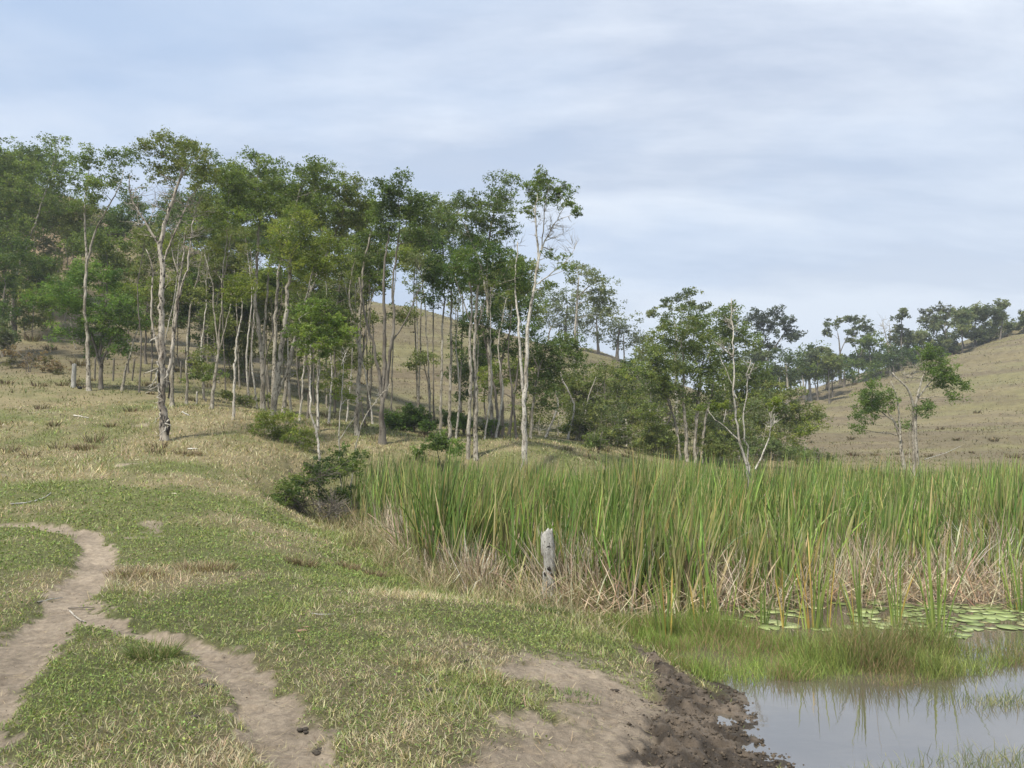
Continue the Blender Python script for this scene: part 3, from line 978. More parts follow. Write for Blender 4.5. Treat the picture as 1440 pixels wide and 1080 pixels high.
# ------------------------------------------------------------------ lily pads
def pad_mat():
    m, t, o = new_mat('lily_pad_mat')
    p = N(t, 'ShaderNodeBsdfPrincipled', _Roughness=.38)
    oi = N(t, 'ShaderNodeObjectInfo')
    r = ramp(t, [(0, (.17, .22, .07)), (.5, (.28, .34, .13)), (.85, (.38, .41, .20)), (1, (.25, .2, .08))])
    L(t, oi.outputs['Random'], r.inputs[0]); L(t, r.outputs[0], p.inputs['Base Color']); L(t, p.outputs[0], o.inputs[0])
    return m


def lily_pads():
    mt = pad_mat(); meshes = []
    for v in range(6):
        n = 22; an = np.linspace(.18, 2 * math.pi - .18, n)
        R = .1 * (1 + .06 * np.sin(an * 3 + v) + rng.normal(0, .02, n))
        rim = np.stack([np.cos(an) * R, np.sin(an) * R, .004 + .003 * np.sin(an * 4 + v)], 1)
        V = np.vstack([rim, [[0, 0, .001]]])
        V = np.vstack([V, rim * [1, 1, 0] * .98 - [0, 0, .002], [[0, 0, -.003]]])
        T = [[i, i + 1, n] for i in range(n - 1)] + [[n + 1 + i + 1, n + 1 + i, 2 * n + 1] for i in range(n - 1)]
        Qd = [[i + 1, i, n + 1 + i, n + 2 + i] for i in range(n - 1)]
        o = mesh_obj('lily_pad', V, [np.array(T), np.array(Qd)], mt)
        meshes.append(o.data); bpy.data.objects.remove(o)
    pts = []
    tries = 0
    while len(pts) < 150 and tries < 20000:
        tries += 1
        px = rng.uniform(880, 1500); py = rng.uniform(846, 905)
        lim = np.interp(px, [880, 1000, 1200, 1440, 1500], [850, 882, 888, 903, 908])
        lo = np.interp(px, [880, 1000, 1200, 1440], [832, 846, 848, 850])
        if py > lim or py < lo: continue
        if px < 1200 and rng.random() < .88: continue
        if fbm(np.array([px * .012]), np.array([py * .09]), 171, 2)[0] < .42: continue
        x, y = flat(px, py, WATER)
        s = rng.uniform(.4, 1.6)
        if any((x - a) ** 2 + (y - b) ** 2 < (.085 * (s + c)) ** 2 for a, b, c in pts): continue
        pts.append((x, y, s))
    for i, (x, y, s) in enumerate(pts):
        o = bpy.data.objects.new('lily_pad', meshes[i % 6]); COL.objects.link(o)
        o.location = (x, y, WATER + .006 + .002 * rng.random()); o.scale = (s, s, 1); o.rotation_euler = (rng.normal(0, .02), rng.normal(0, .02), rng.random() * 6.28)
        tag(o, 'pale green lily pad floating in the channel before the reeds', 'lily pad', 'lily pads floating in the pond channel')


lily_pads()

# ------------------------------------------------------------------ trees
G1 = [(.115, .165, .045), (.155, .205, .06), (.085, .125, .038)]       # mid green
G2 = [(.17, .215, .045), (.22, .26, .065), (.12, .165, .042)]       # light yellow green
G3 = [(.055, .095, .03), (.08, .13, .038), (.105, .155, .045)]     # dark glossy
G4 = [(.16, .19, .10), (.21, .235, .13), (.10, .135, .065)]       # pale grey green
G5 = [(.12, .15, .085), (.165, .19, .105), (.095, .12, .07)]      # dull far dark
G6 = [(.15, .185, .065), (.19, .215, .08), (.11, .14, .05)]     # olive
YOFF = {}


def tree(label, D, stems, blobs, leaf=G1, bark=None, group=None, name='tree', cat='tree', leaf_k=1.9, cr=9.0, lsz=1.0, bare=(), twig=1.0, dz=.8, per=85):
    """stems: [(points [(px, py)...], r0, r1)]; blobs and bare: (px, py, rx, ry[, density]) measured in photo units at depth D"""
    bark = bark or M_BARK
    if D > 88: leaf_k *= .7
    s = D / FPX
    px0, py0 = stems[0][0][0]
    b0 = P(px0, py0, D); g = gz(b0[0], b0[1])
    YOFF[label] = (b0[2] - g) / s
    base = np.array([b0[0], b0[1], g])
    tb = Buf()
    skel = []
    for si, (pts, r0, r1) in enumerate(stems):
        r0 *= .72; r1 *= .62
        n = len(pts); dy = np.cumsum(rng.normal(0, .12 * dz, n)) if n > 1 else np.zeros(n)
        dy -= dy[0]
        w3 = [P(a, b, D + dy[i]) for i, (a, b) in enumerate(pts)]
        if abs(pts[0][1] - py0) < 30 or si == 0:
            w3[0][2] = gz(w3[0][0], w3[0][1]) - .12
        q, rr = resample(w3, np.interp(np.linspace(0, 1, n), [0, 1], [r0, r1]), max(.16, s * 9))
        q[1:-1] += rng.normal(0, .012 + r0 * .06, (len(q) - 2, 3))
        if abs(pts[0][1] - py0) < 30:
            rr = rr * (1 + .45 * np.exp(-np.arange(len(rr)) * .9))
        tube(tb, q, rr, 9 if r0 > .08 else 6, .16)
        skel.append(np.column_stack([q, rr]))
    S = np.vstack(skel)
    lb = Buf()
    size0 = max(.08, D * .0032) * lsz
    for kind, bl in [('l', b) for b in blobs] + [('b', b) for b in bare]:
        bx, by, rx, ry = bl[:4]; dens = bl[4] if len(bl) > 4 else 1.0
        c = P(bx, by, D + rng.normal(0, .5) * dz)
        RX, RY = rx * s * 1.12, ry * s * 1.12; RD = min((RX + RY) * .5, 2.6)
        # limb from the skeleton to the blob
        cost = np.linalg.norm(S[:, :3] - c, axis=1) + np.maximum(0, S[:, 2] - (c[2] - RY * .4)) * 2.0 - S[:, 3] * 2
        a = S[np.argmin(cost)]
        d = np.linalg.norm(a[:3] - c)
        if d > .12:
            r0 = min(a[3] * .75, .012 + d * .011)
            q = curve(a[:3], c, .45, max(4, int(d / .3) + 2), .035)
            rr = np.linspace(r0, max(.007, r0 * .35), len(q))
            tube(tb, q, rr, 5, .1)
            S = np.vstack([S, np.column_stack([q, rr])])
            loc = np.vstack([S[np.linalg.norm(S[:, :3] - c, axis=1) < max(RX, RY) * 1.3], np.column_stack([q, rr])])
        else:
            loc = S
        ncl = int(max(4, rx * ry / (cr * cr) * 1.9 * dens * leaf_k)) if kind == 'l' else int(bl[5] if len(bl) > 5 else max(5, rx * ry / 45))
        v = rng.normal(0, 1, (ncl, 3)); v /= np.linalg.norm(v, axis=1)[:, None]
        v *= (rng.random(ncl) ** .42)[:, None]
        cc = c + v * np.array([RX, RD, RY])
        rc = cr * s
        for q1 in cc:
            dd = np.linalg.norm(loc[:, :3] - q1, axis=1) + np.maximum(0, loc[:, 2] - q1[2]) * 1.2
            a = loc[np.argmin(dd)]
            q = curve(a[:3], q1, .35, 5, .06)
            rr = np.linspace(min(a[3] * .7, .012 * twig + size0 * .03), .0035 * twig + size0 * .015, 5)
            tube(tb, q, rr, 4, 0)
            if kind == 'l':
                loc = np.vstack([loc, np.column_stack([q, rr])[2:4]])
            else:
                for _ in range(2):
                    e = q1 + np.array([rng.normal(0, .5), rng.normal(0, .3), abs(rng.normal(.4, .4))]) * rc * 1.6
                    tube(tb, curve(q[2], e, .2, 4, .08), np.linspace(.006 * twig + size0 * .015, .003, 4), 3, 0)
        if kind == 'l':
            sub = 5
            # leaves gathered on little sprays round every twig end
            sc = np.repeat(cc, sub, 0) + rng.normal(0, 1, (ncl * sub, 3)) * rc * np.array([.62, .62, .42])
            m = max(3, per // sub)
            lc = np.repeat(sc, m, 0); nn = len(lc)
            lc = lc + rng.normal(0, 1, (nn, 3)) * rc * np.array([.30, .30, .20])
            base_c = np.array(leaf)[rng.integers(0, 3, ncl)] * np.array([1.14, 1.12, .95])
            col = np.repeat(np.repeat(base_c * rng.uniform(.82, 1.2, (ncl, 1)), sub, 0), m, 0)
            col = vary(col, nn, .14)
            leaves(lb, lc, size0 * rng.uniform(.65, 1.25, nn), rng.uniform(.38, .6, nn), col)
    root = empty(name, base)
    tag(root, label, cat, group)
    tb.build('trunk', bark, root, base)
    if lb.n: lb.build('crown', M_LEAF, root, base, smooth=False)
    return root


def st(r0, r1, *pts): return (list(pts), r0, r1)


PINE = 'trees of the woodland on the left slope'
# the flaking pale tree in front
hero = tree('tall pale tree with flaking bark and hollow lower trunk standing forward on the slope', 24,
     [st(.17, .055, (230, 627), (231, 590), (228, 545), (229, 500), (227, 440), (228, 380), (225, 345), (232, 312), (240, 290), (252, 262), (256, 240)),
      st(.09, .025, (233, 545), (241, 500), (246, 460), (250, 420), (262, 385), (268, 345), (272, 310)),
      st(.07, .02, (226, 505), (216, 470), (212, 430), (216, 380), (205, 350)),
      st(.06, .025, (226, 350), (215, 330), (196, 300), (184, 280), (182, 250)),
      st(.045, .02, (228, 370), (245, 330), (262, 290), (280, 262), (290, 245)),
      st(.04, .015, (240, 500), (250, 440), (252, 390), (240, 350), (241, 318))],
     [(245, 212, 32, 20), (215, 218, 20, 18), (275, 225, 24, 20), (252, 240, 40, 18), (225, 245, 24, 12, .7), (290, 252, 18, 22), (203, 205, 12, 12, .8), (265, 205, 18, 14), (232, 200, 16, 12)],
     G6, M_HERO, leaf_k=1.3, bare=[(215, 300, 38, 35, 1, 40), (265, 330, 35, 40, 1, 36), (240, 280, 40, 25, 1, 34), (235, 400, 25, 50, 1, 20), (190, 270, 14, 30, 1, 8), (275, 290, 25, 25, 1, 12)])
# hanging bark flakes and the split on the trunk of this tree
hb = np.array(hero.location)
fb = Buf()
for (a, b, ln) in [(221, 508, .5), (222, 520, .6), (220, 530, .45), (223, 545, .5), (238, 590, .3), (226, 580, .35), (233, 600, .3), (236, 520, .4), (224, 470, .3), (221, 540, .3)]:
    p = P(a, b, 23.8); n = 5
    q = np.array([p + np.array([rng.normal(-.02, .03) * i, -.03 * i, -ln / n * i]) for i in range(n + 1)])
    fb = Buf(); tube(fb, q, np.linspace(.03, .008, n + 1), 4, .6); fb.build('bark_flake', M_BARKW, hero, hb)

m_, t_, o_ = new_mat('dark_hollow'); p_ = N(t_, 'ShaderNodeBsdfPrincipled', _Roughness=.95); p_.inputs['Base Color'].default_value = (.025, .02, .017, 1); L(t_, p_.outputs[0], o_.inputs[0])
for (pts, r) in [([(226, 545), (224, 530), (225, 516), (228, 508)], .055), ([(236, 612), (238, 600), (236, 588)], .05), ([(237, 560), (239, 545), (237, 535)], .035)]:
    hbf = Buf()
    tube(hbf, resample([P(a, b, 23.88) for a, b in pts], np.full(len(pts), r), .06)[0], r * .8, 6, .5)
    hbf.build('bark_split', m_, hero, hb)

TREES = [
 # ---- left edge, on the slope
 ('dark leafy tree cut by the left picture edge, topmost crown there', 52, [st(.2, .08, (20, 470), (22, 390), (10, 320), (5, 250))],
  [(10, 225, 22, 25, .7), (30, 240, 28, 25), (-20, 250, 40, 50), (25, 290, 36, 35), (0, 330, 40, 40), (-10, 190, 12, 14, .6)], G1, M_BARKD, {}),
 ('leaning grey tree with wispy top left of the brown scrub slope', 50, [st(.13, .04, (15, 440), (22, 385), (48, 320), (64, 270), (75, 230))],
  [(82, 200, 20, 14, .6), (60, 215, 22, 12, .5), (90, 225, 18, 12, .6), (50, 270, 30, 26), (80, 285, 22, 18), (75, 250, 26, 16, .7), (35, 320, 26, 18)], G1, M_BARK, {}),
 ('low dark tree at the left edge beneath the taller crowns', 44, [st(.12, .05, (4, 505), (4, 440), (8, 400))],
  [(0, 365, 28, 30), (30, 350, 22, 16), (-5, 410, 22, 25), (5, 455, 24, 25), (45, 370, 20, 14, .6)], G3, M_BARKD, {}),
 ('tree with two pale upper stems and spreading feathery crown between scrub slope and flaking tree', 33,
  [st(.13, .04, (126, 545), (124, 490), (119, 430), (122, 365), (118, 300), (125, 250)), st(.07, .025, (122, 372), (132, 330), (143, 305), (160, 280), (172, 250))],
  [(125, 225, 18, 16), (150, 220, 24, 16, .7), (175, 235, 14, 16, .6), (118, 258, 20, 14), (140, 265, 24, 12), (160, 255, 18, 16, .7), (125, 285, 26, 10), (180, 215, 10, 10, .5)], G1, M_BARK, {}),
 ('bright green leafy low tree with dark forked trunk by the thick fence post', 34,
  [st(.13, .05, (142, 545), (143, 515), (140, 490), (150, 440), (150, 400)), st(.08, .03, (142, 515), (132, 480), (120, 450), (95, 430)), st(.08, .03, (143, 512), (155, 480), (172, 450))],
  [(118, 385, 26, 18), (150, 395, 26, 18), (60, 420, 20, 20), (85, 410, 22, 18), (110, 425, 24, 18), (165, 430, 24, 20), (135, 450, 30, 18), (75, 470, 16, 8, .8), (115, 470, 18, 10), (160, 470, 22, 12), (135, 490, 14, 14), (175, 490, 16, 10), (188, 445, 14, 20)],
  [(.11, .19, .045), (.15, .23, .06), (.08, .14, .04)], M_BARKD, {'leaf_k': 2.6}),
 ('thin leaning bare trunk between the fence posts', 34, [st(.09, .03, (172, 548), (174, 530), (182, 500), (191, 470), (197, 450))], [], G1, M_BARK, {'bare': [(198, 445, 14, 14, 1, 6)]}),
 ('straight pale trunk close behind the flaking tree', 30, [st(.11, .04, (242, 556), (243, 500), (244, 460), (250, 410), (258, 360), (262, 320))], [(300, 300, 18, 14), (275, 330, 16, 14, .7), (285, 280, 16, 16)], G6, M_BARK, {'bare': [(262, 370, 25, 35, 1, 12)]}),
 ('slender pale tree right of the flaking tree with small low side branches', 31, [st(.08, .03, (263, 556), (263, 520), (264, 470), (268, 430), (278, 390), (285, 350))], [(272, 420, 18, 14, .8), (300, 350, 20, 16), (280, 500, 22, 14, .7), (290, 520, 18, 10, .7)], G6, M_BARK, {'bare': [(285, 380, 22, 25, 1, 10)]}),
 ('dark round crown rising behind the flaking tree', 46, [st(.16, .06, (262, 540), (266, 450), (275, 370), (282, 300))],
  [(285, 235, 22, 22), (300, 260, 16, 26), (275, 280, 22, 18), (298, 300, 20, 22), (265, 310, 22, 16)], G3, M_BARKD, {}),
 ('forked pale tree with curving bare stems second right of the flaking tree', 30,
  [st(.11, .05, (297, 567), (302, 530), (308, 495), (307, 480)), st(.05, .02, (307, 490), (300, 430), (300, 400), (290, 370), (286, 345)), st(.05, .02, (308, 490), (312, 430), (312, 390), (318, 340), (322, 290)), st(.04, .02, (308, 492), (320, 450), (326, 420), (330, 380))],
  [(318, 250, 22, 20), (340, 262, 24, 18), (325, 290, 26, 18), (305, 320, 20, 14, .7), (345, 310, 22, 18)], G1, M_BARK, {'bare': [(300, 380, 18, 30, 1, 10)]}),
 ('thin white birch like trunk with yellow green leaves around mid height', 28,
  [st(.075, .03, (329, 577), (330, 545), (331, 500), (337, 460), (341, 435), (338, 400))], [(325, 412, 18, 10), (345, 405, 16, 10), (335, 395, 20, 8), (322, 425, 10, 6)], G2, M_BARKW, {}),
 ('pale trunk leading to the tall crown with a peaked top', 32,
  [st(.15, .05, (371, 566), (370, 520), (366, 480), (358, 420), (362, 360), (366, 300), (362, 250)), st(.08, .03, (369, 500), (373, 440), (378, 380), (385, 320), (392, 260))],
  [(362, 222, 16, 12), (345, 235, 24, 14), (378, 238, 26, 14), (325, 250, 16, 12), (355, 262, 36, 16), (390, 262, 24, 16), (340, 285, 28, 14), (370, 295, 30, 14), (395, 290, 18, 14), (357, 312, 22, 10, .7)], G1, M_BARK, {'bare': [(365, 360, 25, 35, 1, 12)]}),
 ('straight grey trunk beside the paired trunks under the second tall crown', 31,
  [st(.12, .05, (386, 562), (386, 500), (388, 440), (392, 380), (410, 310), (425, 260))],
  [(425, 245, 26, 18), (450, 240, 24, 16), (465, 262, 26, 18), (435, 270, 30, 16), (410, 275, 20, 16), (455, 290, 30, 14), (425, 300, 26, 14), (447, 226, 10, 8)], G1, M_BARK, {'bare': [(400, 350, 22, 30, 1, 10)]}),
 ('tree with leaning grey trunk under the rounded right hand crowns of the wood', 32,
  [st(.12, .05, (398, 585), (402, 540), (412, 490), (424, 450), (440, 400), (462, 350), (480, 310))],
  [(490, 262, 20, 16), (480, 285, 28, 18), (505, 290, 22, 16), (500, 262, 12, 12, .6), (490, 312, 28, 14), (465, 320, 24, 14), (515, 310, 18, 16)], G6, M_BARK, {}),
 ('stout trunk with dark flaking foot wrapped by pale green shrubs', 27,
  [st(.19, .07, (383, 634), (381, 600), (388, 550), (395, 500), (402, 450), (405, 400), (410, 360)), st(.09, .04, (388, 560), (405, 520), (415, 470), (428, 430), (440, 380))],
  [(395, 345, 28, 18), (430, 330, 28, 16), (455, 345, 26, 16), (410, 370, 34, 18), (450, 372, 30, 16), (395, 320, 22, 12), (425, 305, 24, 12), (470, 380, 22, 16), (420, 395, 22, 10)], G2, M_BARK, {}),
 ('dark lower crowned tree just behind the pale sapling', 29,
  [st(.10, .04, (447, 612), (446, 560), (448, 510), (452, 470), (456, 440))],
  [(440, 425, 26, 16), (470, 432, 26, 16), (455, 445, 34, 18), (480, 462, 22, 18), (430, 460, 24, 16), (460, 478, 28, 12, .8), (415, 440, 16, 14, .8), (492, 450, 12, 14, .8)],
  [(.10, .14, .045), (.135, .18, .055), (.075, .11, .04)], M_BARK, {}),
 ('trunk pair with dark upper limbs left of the big dark forked tree', 29,
  [st(.13, .05, (502, 605), (503, 560), (506, 520), (505, 470), (508, 420), (512, 370), (520, 330)), st(.07, .03, (504, 540), (512, 480), (518, 440), (530, 390), (535, 350)), st(.05, .02, (505, 500), (497, 450), (490, 410), (500, 360))],
  [(500, 345, 24, 14), (525, 330, 24, 16), (520, 355, 24, 14), (535, 375, 20, 16), (515, 385, 24, 12), (540, 395, 14, 16), (530, 300, 18, 16)], G1, M_BARK, {'bare': [(500, 410, 24, 25, 1, 12)]}),
 ('big dark trunk forking low into three long limbs', 28,
  [st(.19, .09, (538, 613), (537, 585), (538, 560)), st(.10, .045, (537, 568), (533, 525), (526, 490), (516, 455), (510, 420), (505, 390)), st(.12, .04, (538, 565), (541, 510), (541, 460), (539, 400), (542, 360), (548, 320)),
   st(.11, .04, (541, 560), (546, 520), (550, 480), (556, 455), (553, 430), (552, 400), (556, 360), (562, 320)), st(.055, .025, (551, 480), (563, 465), (576, 440), (584, 415), (595, 400))],
  [(560, 262, 20, 14), (540, 275, 26, 16), (575, 282, 22, 18), (555, 295, 34, 16), (585, 305, 18, 18), (545, 315, 26, 14), (575, 328, 22, 14), (595, 335, 14, 16, .7), (535, 262, 14, 10, .7), (565, 250, 12, 8, .7)], [(.085, .13, .04), (.12, .17, .05), (.065, .10, .035)], M_BARKD, {'bare': [(590, 380, 16, 16, 1, 8)]}),
 ('pale thin leaved crown in the gap before the dark spreading tree', 36, [st(.07, .03, (606, 590), (604, 540), (600, 470), (596, 410), (590, 380))],
  [(585, 365, 16, 12, .6), (598, 385, 16, 14, .6), (580, 395, 14, 12, .6), (590, 410, 14, 10, .5)], G4, M_BARK, {}),
 ('small flat topped tree with two bare white forks on the open hillside', 40, [st(.07, .04, (606, 588), (604, 560), (600, 530), (597, 512)), st(.03, .012, (598, 515), (592, 500), (588, 488), (590, 478)), st(.03, .012, (600, 515), (602, 495), (600, 482), (606, 474))],
  [(588, 508, 16, 6), (606, 504, 16, 6), (598, 500, 12, 6, .8), (582, 514, 8, 5)], G6, M_BARKD, {}),
 ('slim trunk nearest the low shrubs, left of the dark spreading crown', 29, [st(.09, .05, (619, 604), (620, 570), (621, 520), (622, 460), (626, 420))], [(608, 395, 18, 18), (615, 418, 18, 12)], G3, M_BARK, {}),
 ('second slim trunk under the left part of the dark spreading crown', 29.5, [st(.10, .05, (632, 604), (633, 560), (634, 500), (634, 440), (636, 400))],
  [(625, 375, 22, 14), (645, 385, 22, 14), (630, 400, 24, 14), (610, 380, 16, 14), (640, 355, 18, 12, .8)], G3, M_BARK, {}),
 ('dark spreading umbrella crown on a group of tall trunks by the reeds', 27.5,
  [st(.12, .05, (669, 637), (668, 600), (670, 550), (667, 500), (668, 450), (672, 400), (678, 375)), st(.11, .05, (659, 622), (660, 580), (662, 530), (660, 480), (665, 430), (658, 390)), st(.04, .02, (668, 470), (680, 430), (695, 400), (710, 385)), st(.04, .02, (664, 460), (650, 420), (640, 390))],
  [(675, 350, 26, 12), (700, 358, 26, 12), (655, 362, 24, 12), (722, 372, 18, 14), (735, 388, 12, 14), (690, 378, 26, 12), (660, 385, 22, 12), (715, 395, 20, 12), (640, 375, 16, 12), (728, 405, 12, 10)], [(.055, .10, .028), (.085, .14, .036), (.12, .175, .045)], M_BARK, {}),
 ('tall tree right of the wood, twin pale stems and bare twigs under a high crown', 27,
  [st(.18, .08, (737, 620), (737, 590), (736, 555)), st(.09, .03, (737, 565), (733, 520), (730, 470), (726, 430), (724, 400), (728, 340)), st(.11, .03, (738, 560), (741, 500), (742, 455), (748, 420), (755, 385), (757, 350), (752, 310), (756, 270)),
   st(.04, .015, (757, 365), (770, 330), (785, 305), (797, 285)), st(.04, .015, (756, 380), (764, 330), (766, 290), (772, 260)), st(.035, .012, (755, 400), (775, 385), (795, 370), (808, 350))],
  [(760, 250, 14, 8), (772, 262, 16, 10), (752, 270, 12, 12), (785, 275, 14, 8, .8), (795, 262, 8, 8, .7), (765, 280, 16, 8, .8), (795, 290, 12, 8, .5), (812, 298, 8, 5, .7), (745, 290, 10, 14, .7), (785, 360, 16, 8, .35), (800, 378, 12, 8, .3), (775, 400, 14, 8, .3)], G1, M_BARKW,
  {'bare': [(775, 315, 28, 25, 1, 34), (790, 330, 24, 25, 1, 24), (775, 360, 24, 20, 1, 16), (760, 310, 15, 25, 1, 14)], 'cr': 7}),
 ('high crowned tree behind the dark spreading crown', 33,
  [st(.13, .05, (692, 607), (690, 560), (688, 500), (686, 440), (684, 380), (690, 320), (700, 280)), st(.06, .025, (686, 420), (672, 360), (655, 320), (645, 300))],
  [(690, 270, 14, 8), (705, 255, 18, 8), (715, 275, 18, 12), (640, 285, 22, 12), (665, 285, 20, 14), (690, 290, 24, 14), (655, 305, 24, 12), (680, 312, 28, 12), (705, 300, 18, 16), (640, 325, 20, 12, .8), (665, 335, 24, 12), (700, 328, 20, 12), (720, 320, 12, 14, .8), (622, 300, 14, 14, .7), (690, 350, 22, 10), (725, 258, 12, 8)], [(.10, .145, .045), (.14, .185, .06), (.075, .11, .04)], M_BARK, {'bare': [(725, 345, 15, 20, 1, 8)]}),
 ('dark multi stemmed tree in the middle of the right hand trunk group', 33,
  [st(.10, .04, (707, 600), (706, 560), (703, 520), (712, 480), (722, 450)), st(.10, .04, (701, 600), (698, 560), (690, 520), (680, 470), (676, 430)), st(.09, .03, (715, 602), (722, 560), (730, 510), (728, 460))],
  [(690, 440, 22, 20), (710, 455, 24, 20), (735, 430, 18, 20), (680, 470, 18, 16), (715, 485, 20, 14), (745, 470, 16, 22), (700, 420, 20, 12), (665, 440, 14, 18), (645, 490, 12, 20, .8), (650, 455, 14, 16)], [(.04, .07, .025), (.06, .10, .03), (.09, .145, .035)], M_BARKD, {}),
 ('leafy tree with leaning side trunk right of the twin pale stems', 33,
  [st(.09, .04, (746, 598), (750, 560), (757, 520), (768, 490), (775, 460)), st(.05, .02, (757, 520), (745, 490), (750, 450))],
  [(775, 490, 26, 14), (800, 495, 28, 14), (760, 510, 20, 18), (785, 515, 30, 14), (775, 540, 24, 14), (815, 510, 18, 12), (760, 545, 16, 18), (800, 478, 14, 8), (768, 570, 12, 12)], [(.09, .135, .04), (.12, .17, .05), (.07, .105, .035)], M_BARK, {}),
 # ---- ridge right of the wood
 ('dark trees on the ridge, rightmost crown against the sky', 100, [st(.3, .12, (868, 508), (868, 480), (872, 460)), st(.15, .08, (878, 508), (877, 470))],
  [(885, 462, 14, 10), (875, 452, 16, 10), (862, 465, 16, 12), (890, 475, 10, 10), (870, 480, 16, 8), (898, 478, 5, 6)], G5, M_BARKD, {}),
 ('dark ridge tree left of the rightmost ridge crown', 98, [st(.25, .1, (842, 500), (840, 470), (838, 440))],
  [(840, 435, 18, 14), (825, 450, 16, 14), (850, 450, 16, 14), (838, 468, 18, 10)], G5, M_BARKD, {}),
 ('broad dark ridge tree behind the twin stemmed tree', 95, [st(.3, .12, (795, 495), (795, 460), (798, 430)), st(.15, .08, (812, 497), (812, 450))],
  [(795, 420, 20, 14), (775, 430, 18, 14), (812, 430, 18, 14), (765, 415, 14, 12), (790, 445, 22, 12), (812, 455, 16, 12), (770, 455, 18, 12), (800, 468, 20, 8)], G5, M_BARKD, {}),
 ('tall pale crowned tree above the dark ridge trees, leaning out over them', 70, [st(.2, .08, (806, 540), (808, 480), (812, 420), (814, 390)), st(.1, .04, (812, 420), (828, 400), (840, 395))],
  [(812, 372, 14, 6, .8), (828, 378, 14, 8, .8), (838, 392, 16, 10), (850, 405, 14, 12), (845, 422, 16, 14), (830, 410, 14, 10), (862, 430, 8, 14), (808, 390, 8, 8, .6), (855, 440, 12, 8)], G4, M_BARK, {}),
 # ---- valley thicket
 ('bushy olive tree at the foot of the ridge beside the leafy leaning tree', 44, [st(.12, .05, (822, 615), (822, 580), (820, 545)), st(.07, .03, (800, 612), (802, 570), (806, 540))],
  [(815, 530, 22, 16), (835, 545, 20, 16), (800, 545, 16, 18), (840, 570, 20, 18), (820, 575, 18, 16), (855, 530, 14, 14, .8), (812, 555, 20, 16), (848, 590, 16, 12)], G6, M_BARK, {}),
 ('rounded green shrubby tree between straw bank and ridge trees', 46, [st(.12, .05, (885, 620), (886, 580), (884, 550))],
  [(875, 535, 20, 16), (895, 530, 18, 16), (885, 555, 24, 16), (868, 560, 14, 16), (905, 555, 18, 18), (890, 515, 14, 10), (875, 580, 16, 12), (905, 585, 16, 14)], [(.075, .115, .04), (.10, .145, .048), (.055, .085, .032)], M_BARK, {'bare': [(875, 600, 20, 14, 1, 12)]}),
 ('broad thicket tree with a cluster of grey trunks at the edge of the reeds', 36,
  [st(.13, .05, (966, 640), (965, 600), (960, 560), (962, 520), (958, 480)), st(.11, .05, (977, 640), (978, 600), (982, 550), (990, 500)), st(.10, .04, (986, 640), (990, 600), (1000, 560), (1005, 520)), st(.09, .04, (957, 640), (952, 600), (938, 560), (930, 530)), st(.06, .02, (980, 600), (985, 540), (978, 500))],
  [(960, 462, 24, 16), (985, 458, 22, 16), (935, 475, 20, 14), (960, 488, 30, 16), (925, 500, 22, 18), (990, 490, 26, 18), (915, 525, 22, 18), (945, 520, 26, 18), (975, 525, 26, 18), (1005, 520, 20, 20), (930, 550, 24, 16), (960, 555, 22, 14), (915, 575, 18, 14), (998, 558, 20, 14), (940, 450, 14, 10, .7), (970, 440, 20, 10, .8)],
  [(.14, .185, .06), (.18, .22, .072), (.10, .14, .05)], M_BARK, {'bare': [(950, 590, 40, 30, 1, 22)]}),
 ('sparse pale crowned tree standing over the valley thicket', 48, [st(.13, .04, (952, 600), (950, 520), (952, 470), (945, 440)), st(.05, .02, (950, 470), (962, 440), (968, 425))],
  [(935, 425, 12, 4, .8), (955, 418, 14, 4, .8), (970, 413, 12, 4, .8), (918, 440, 10, 4, .7), (945, 435, 14, 4, .6), (975, 425, 10, 5, .7), (990, 432, 8, 4, .6), (930, 462, 12, 8, .5)], G4, M_BARKW, {'cr': 6}),
 ('green tree with a pointed top right of the valley thicket', 44, [st(.14, .05, (1030, 640), (1030, 590), (1028, 520), (1028, 460))],
  [(1028, 435, 8, 8), (1022, 450, 16, 12), (1040, 455, 16, 14), (1012, 475, 18, 14), (1035, 480, 22, 16), (1055, 480, 14, 16), (1010, 505, 18, 16), (1045, 510, 24, 16), (1020, 535, 24, 18), (1052, 545, 20, 20), (1010, 570, 18, 18), (1070, 530, 14, 16), (1015, 440, 8, 6, .7)], [(.12, .165, .052), (.155, .20, .065), (.09, .125, .045)], M_BARK, {'bare': [(1030, 470, 14, 20, 1, 8)]}),
 ('dark umbrella crowned tree high on the far saddle', 112, [st(.45, .18, (1078, 553), (1078, 520), (1082, 490)), st(.2, .1, (1080, 505), (1095, 480), (1105, 465))],
  [(1070, 442, 18, 7), (1090, 440, 18, 7), (1105, 450, 14, 7), (1085, 455, 24, 7), (1112, 462, 12, 5), (1070, 462, 14, 8), (1092, 470, 20, 6, .8), (1110, 476, 14, 5, .7), (1078, 485, 16, 10), (1060, 450, 12, 8), (1122, 470, 5, 4), (1072, 502, 14, 8)], [(.05, .068, .04), (.07, .092, .05), (.04, .055, .035)], M_BARKD, {'cr': 6.5}),
 ('pale trunked spreading tree at the saddle right of the dark umbrella crown', 105, [st(.3, .12, (1138, 546), (1138, 525), (1140, 505)), st(.15, .08, (1134, 546), (1128, 530), (1126, 515))],
  [(1130, 492, 16, 5), (1148, 492, 14, 5), (1118, 500, 16, 6), (1142, 502, 20, 6), (1158, 505, 10, 6), (1130, 514, 20, 6), (1155, 518, 12, 7)], G1, M_BARKW, {}),
 ('leafy tree left of the pale trunked saddle tree', 98, [st(.25, .1, (1108, 552), (1107, 530), (1105, 510)), st(.15, .08, (1098, 552), (1096, 530))],
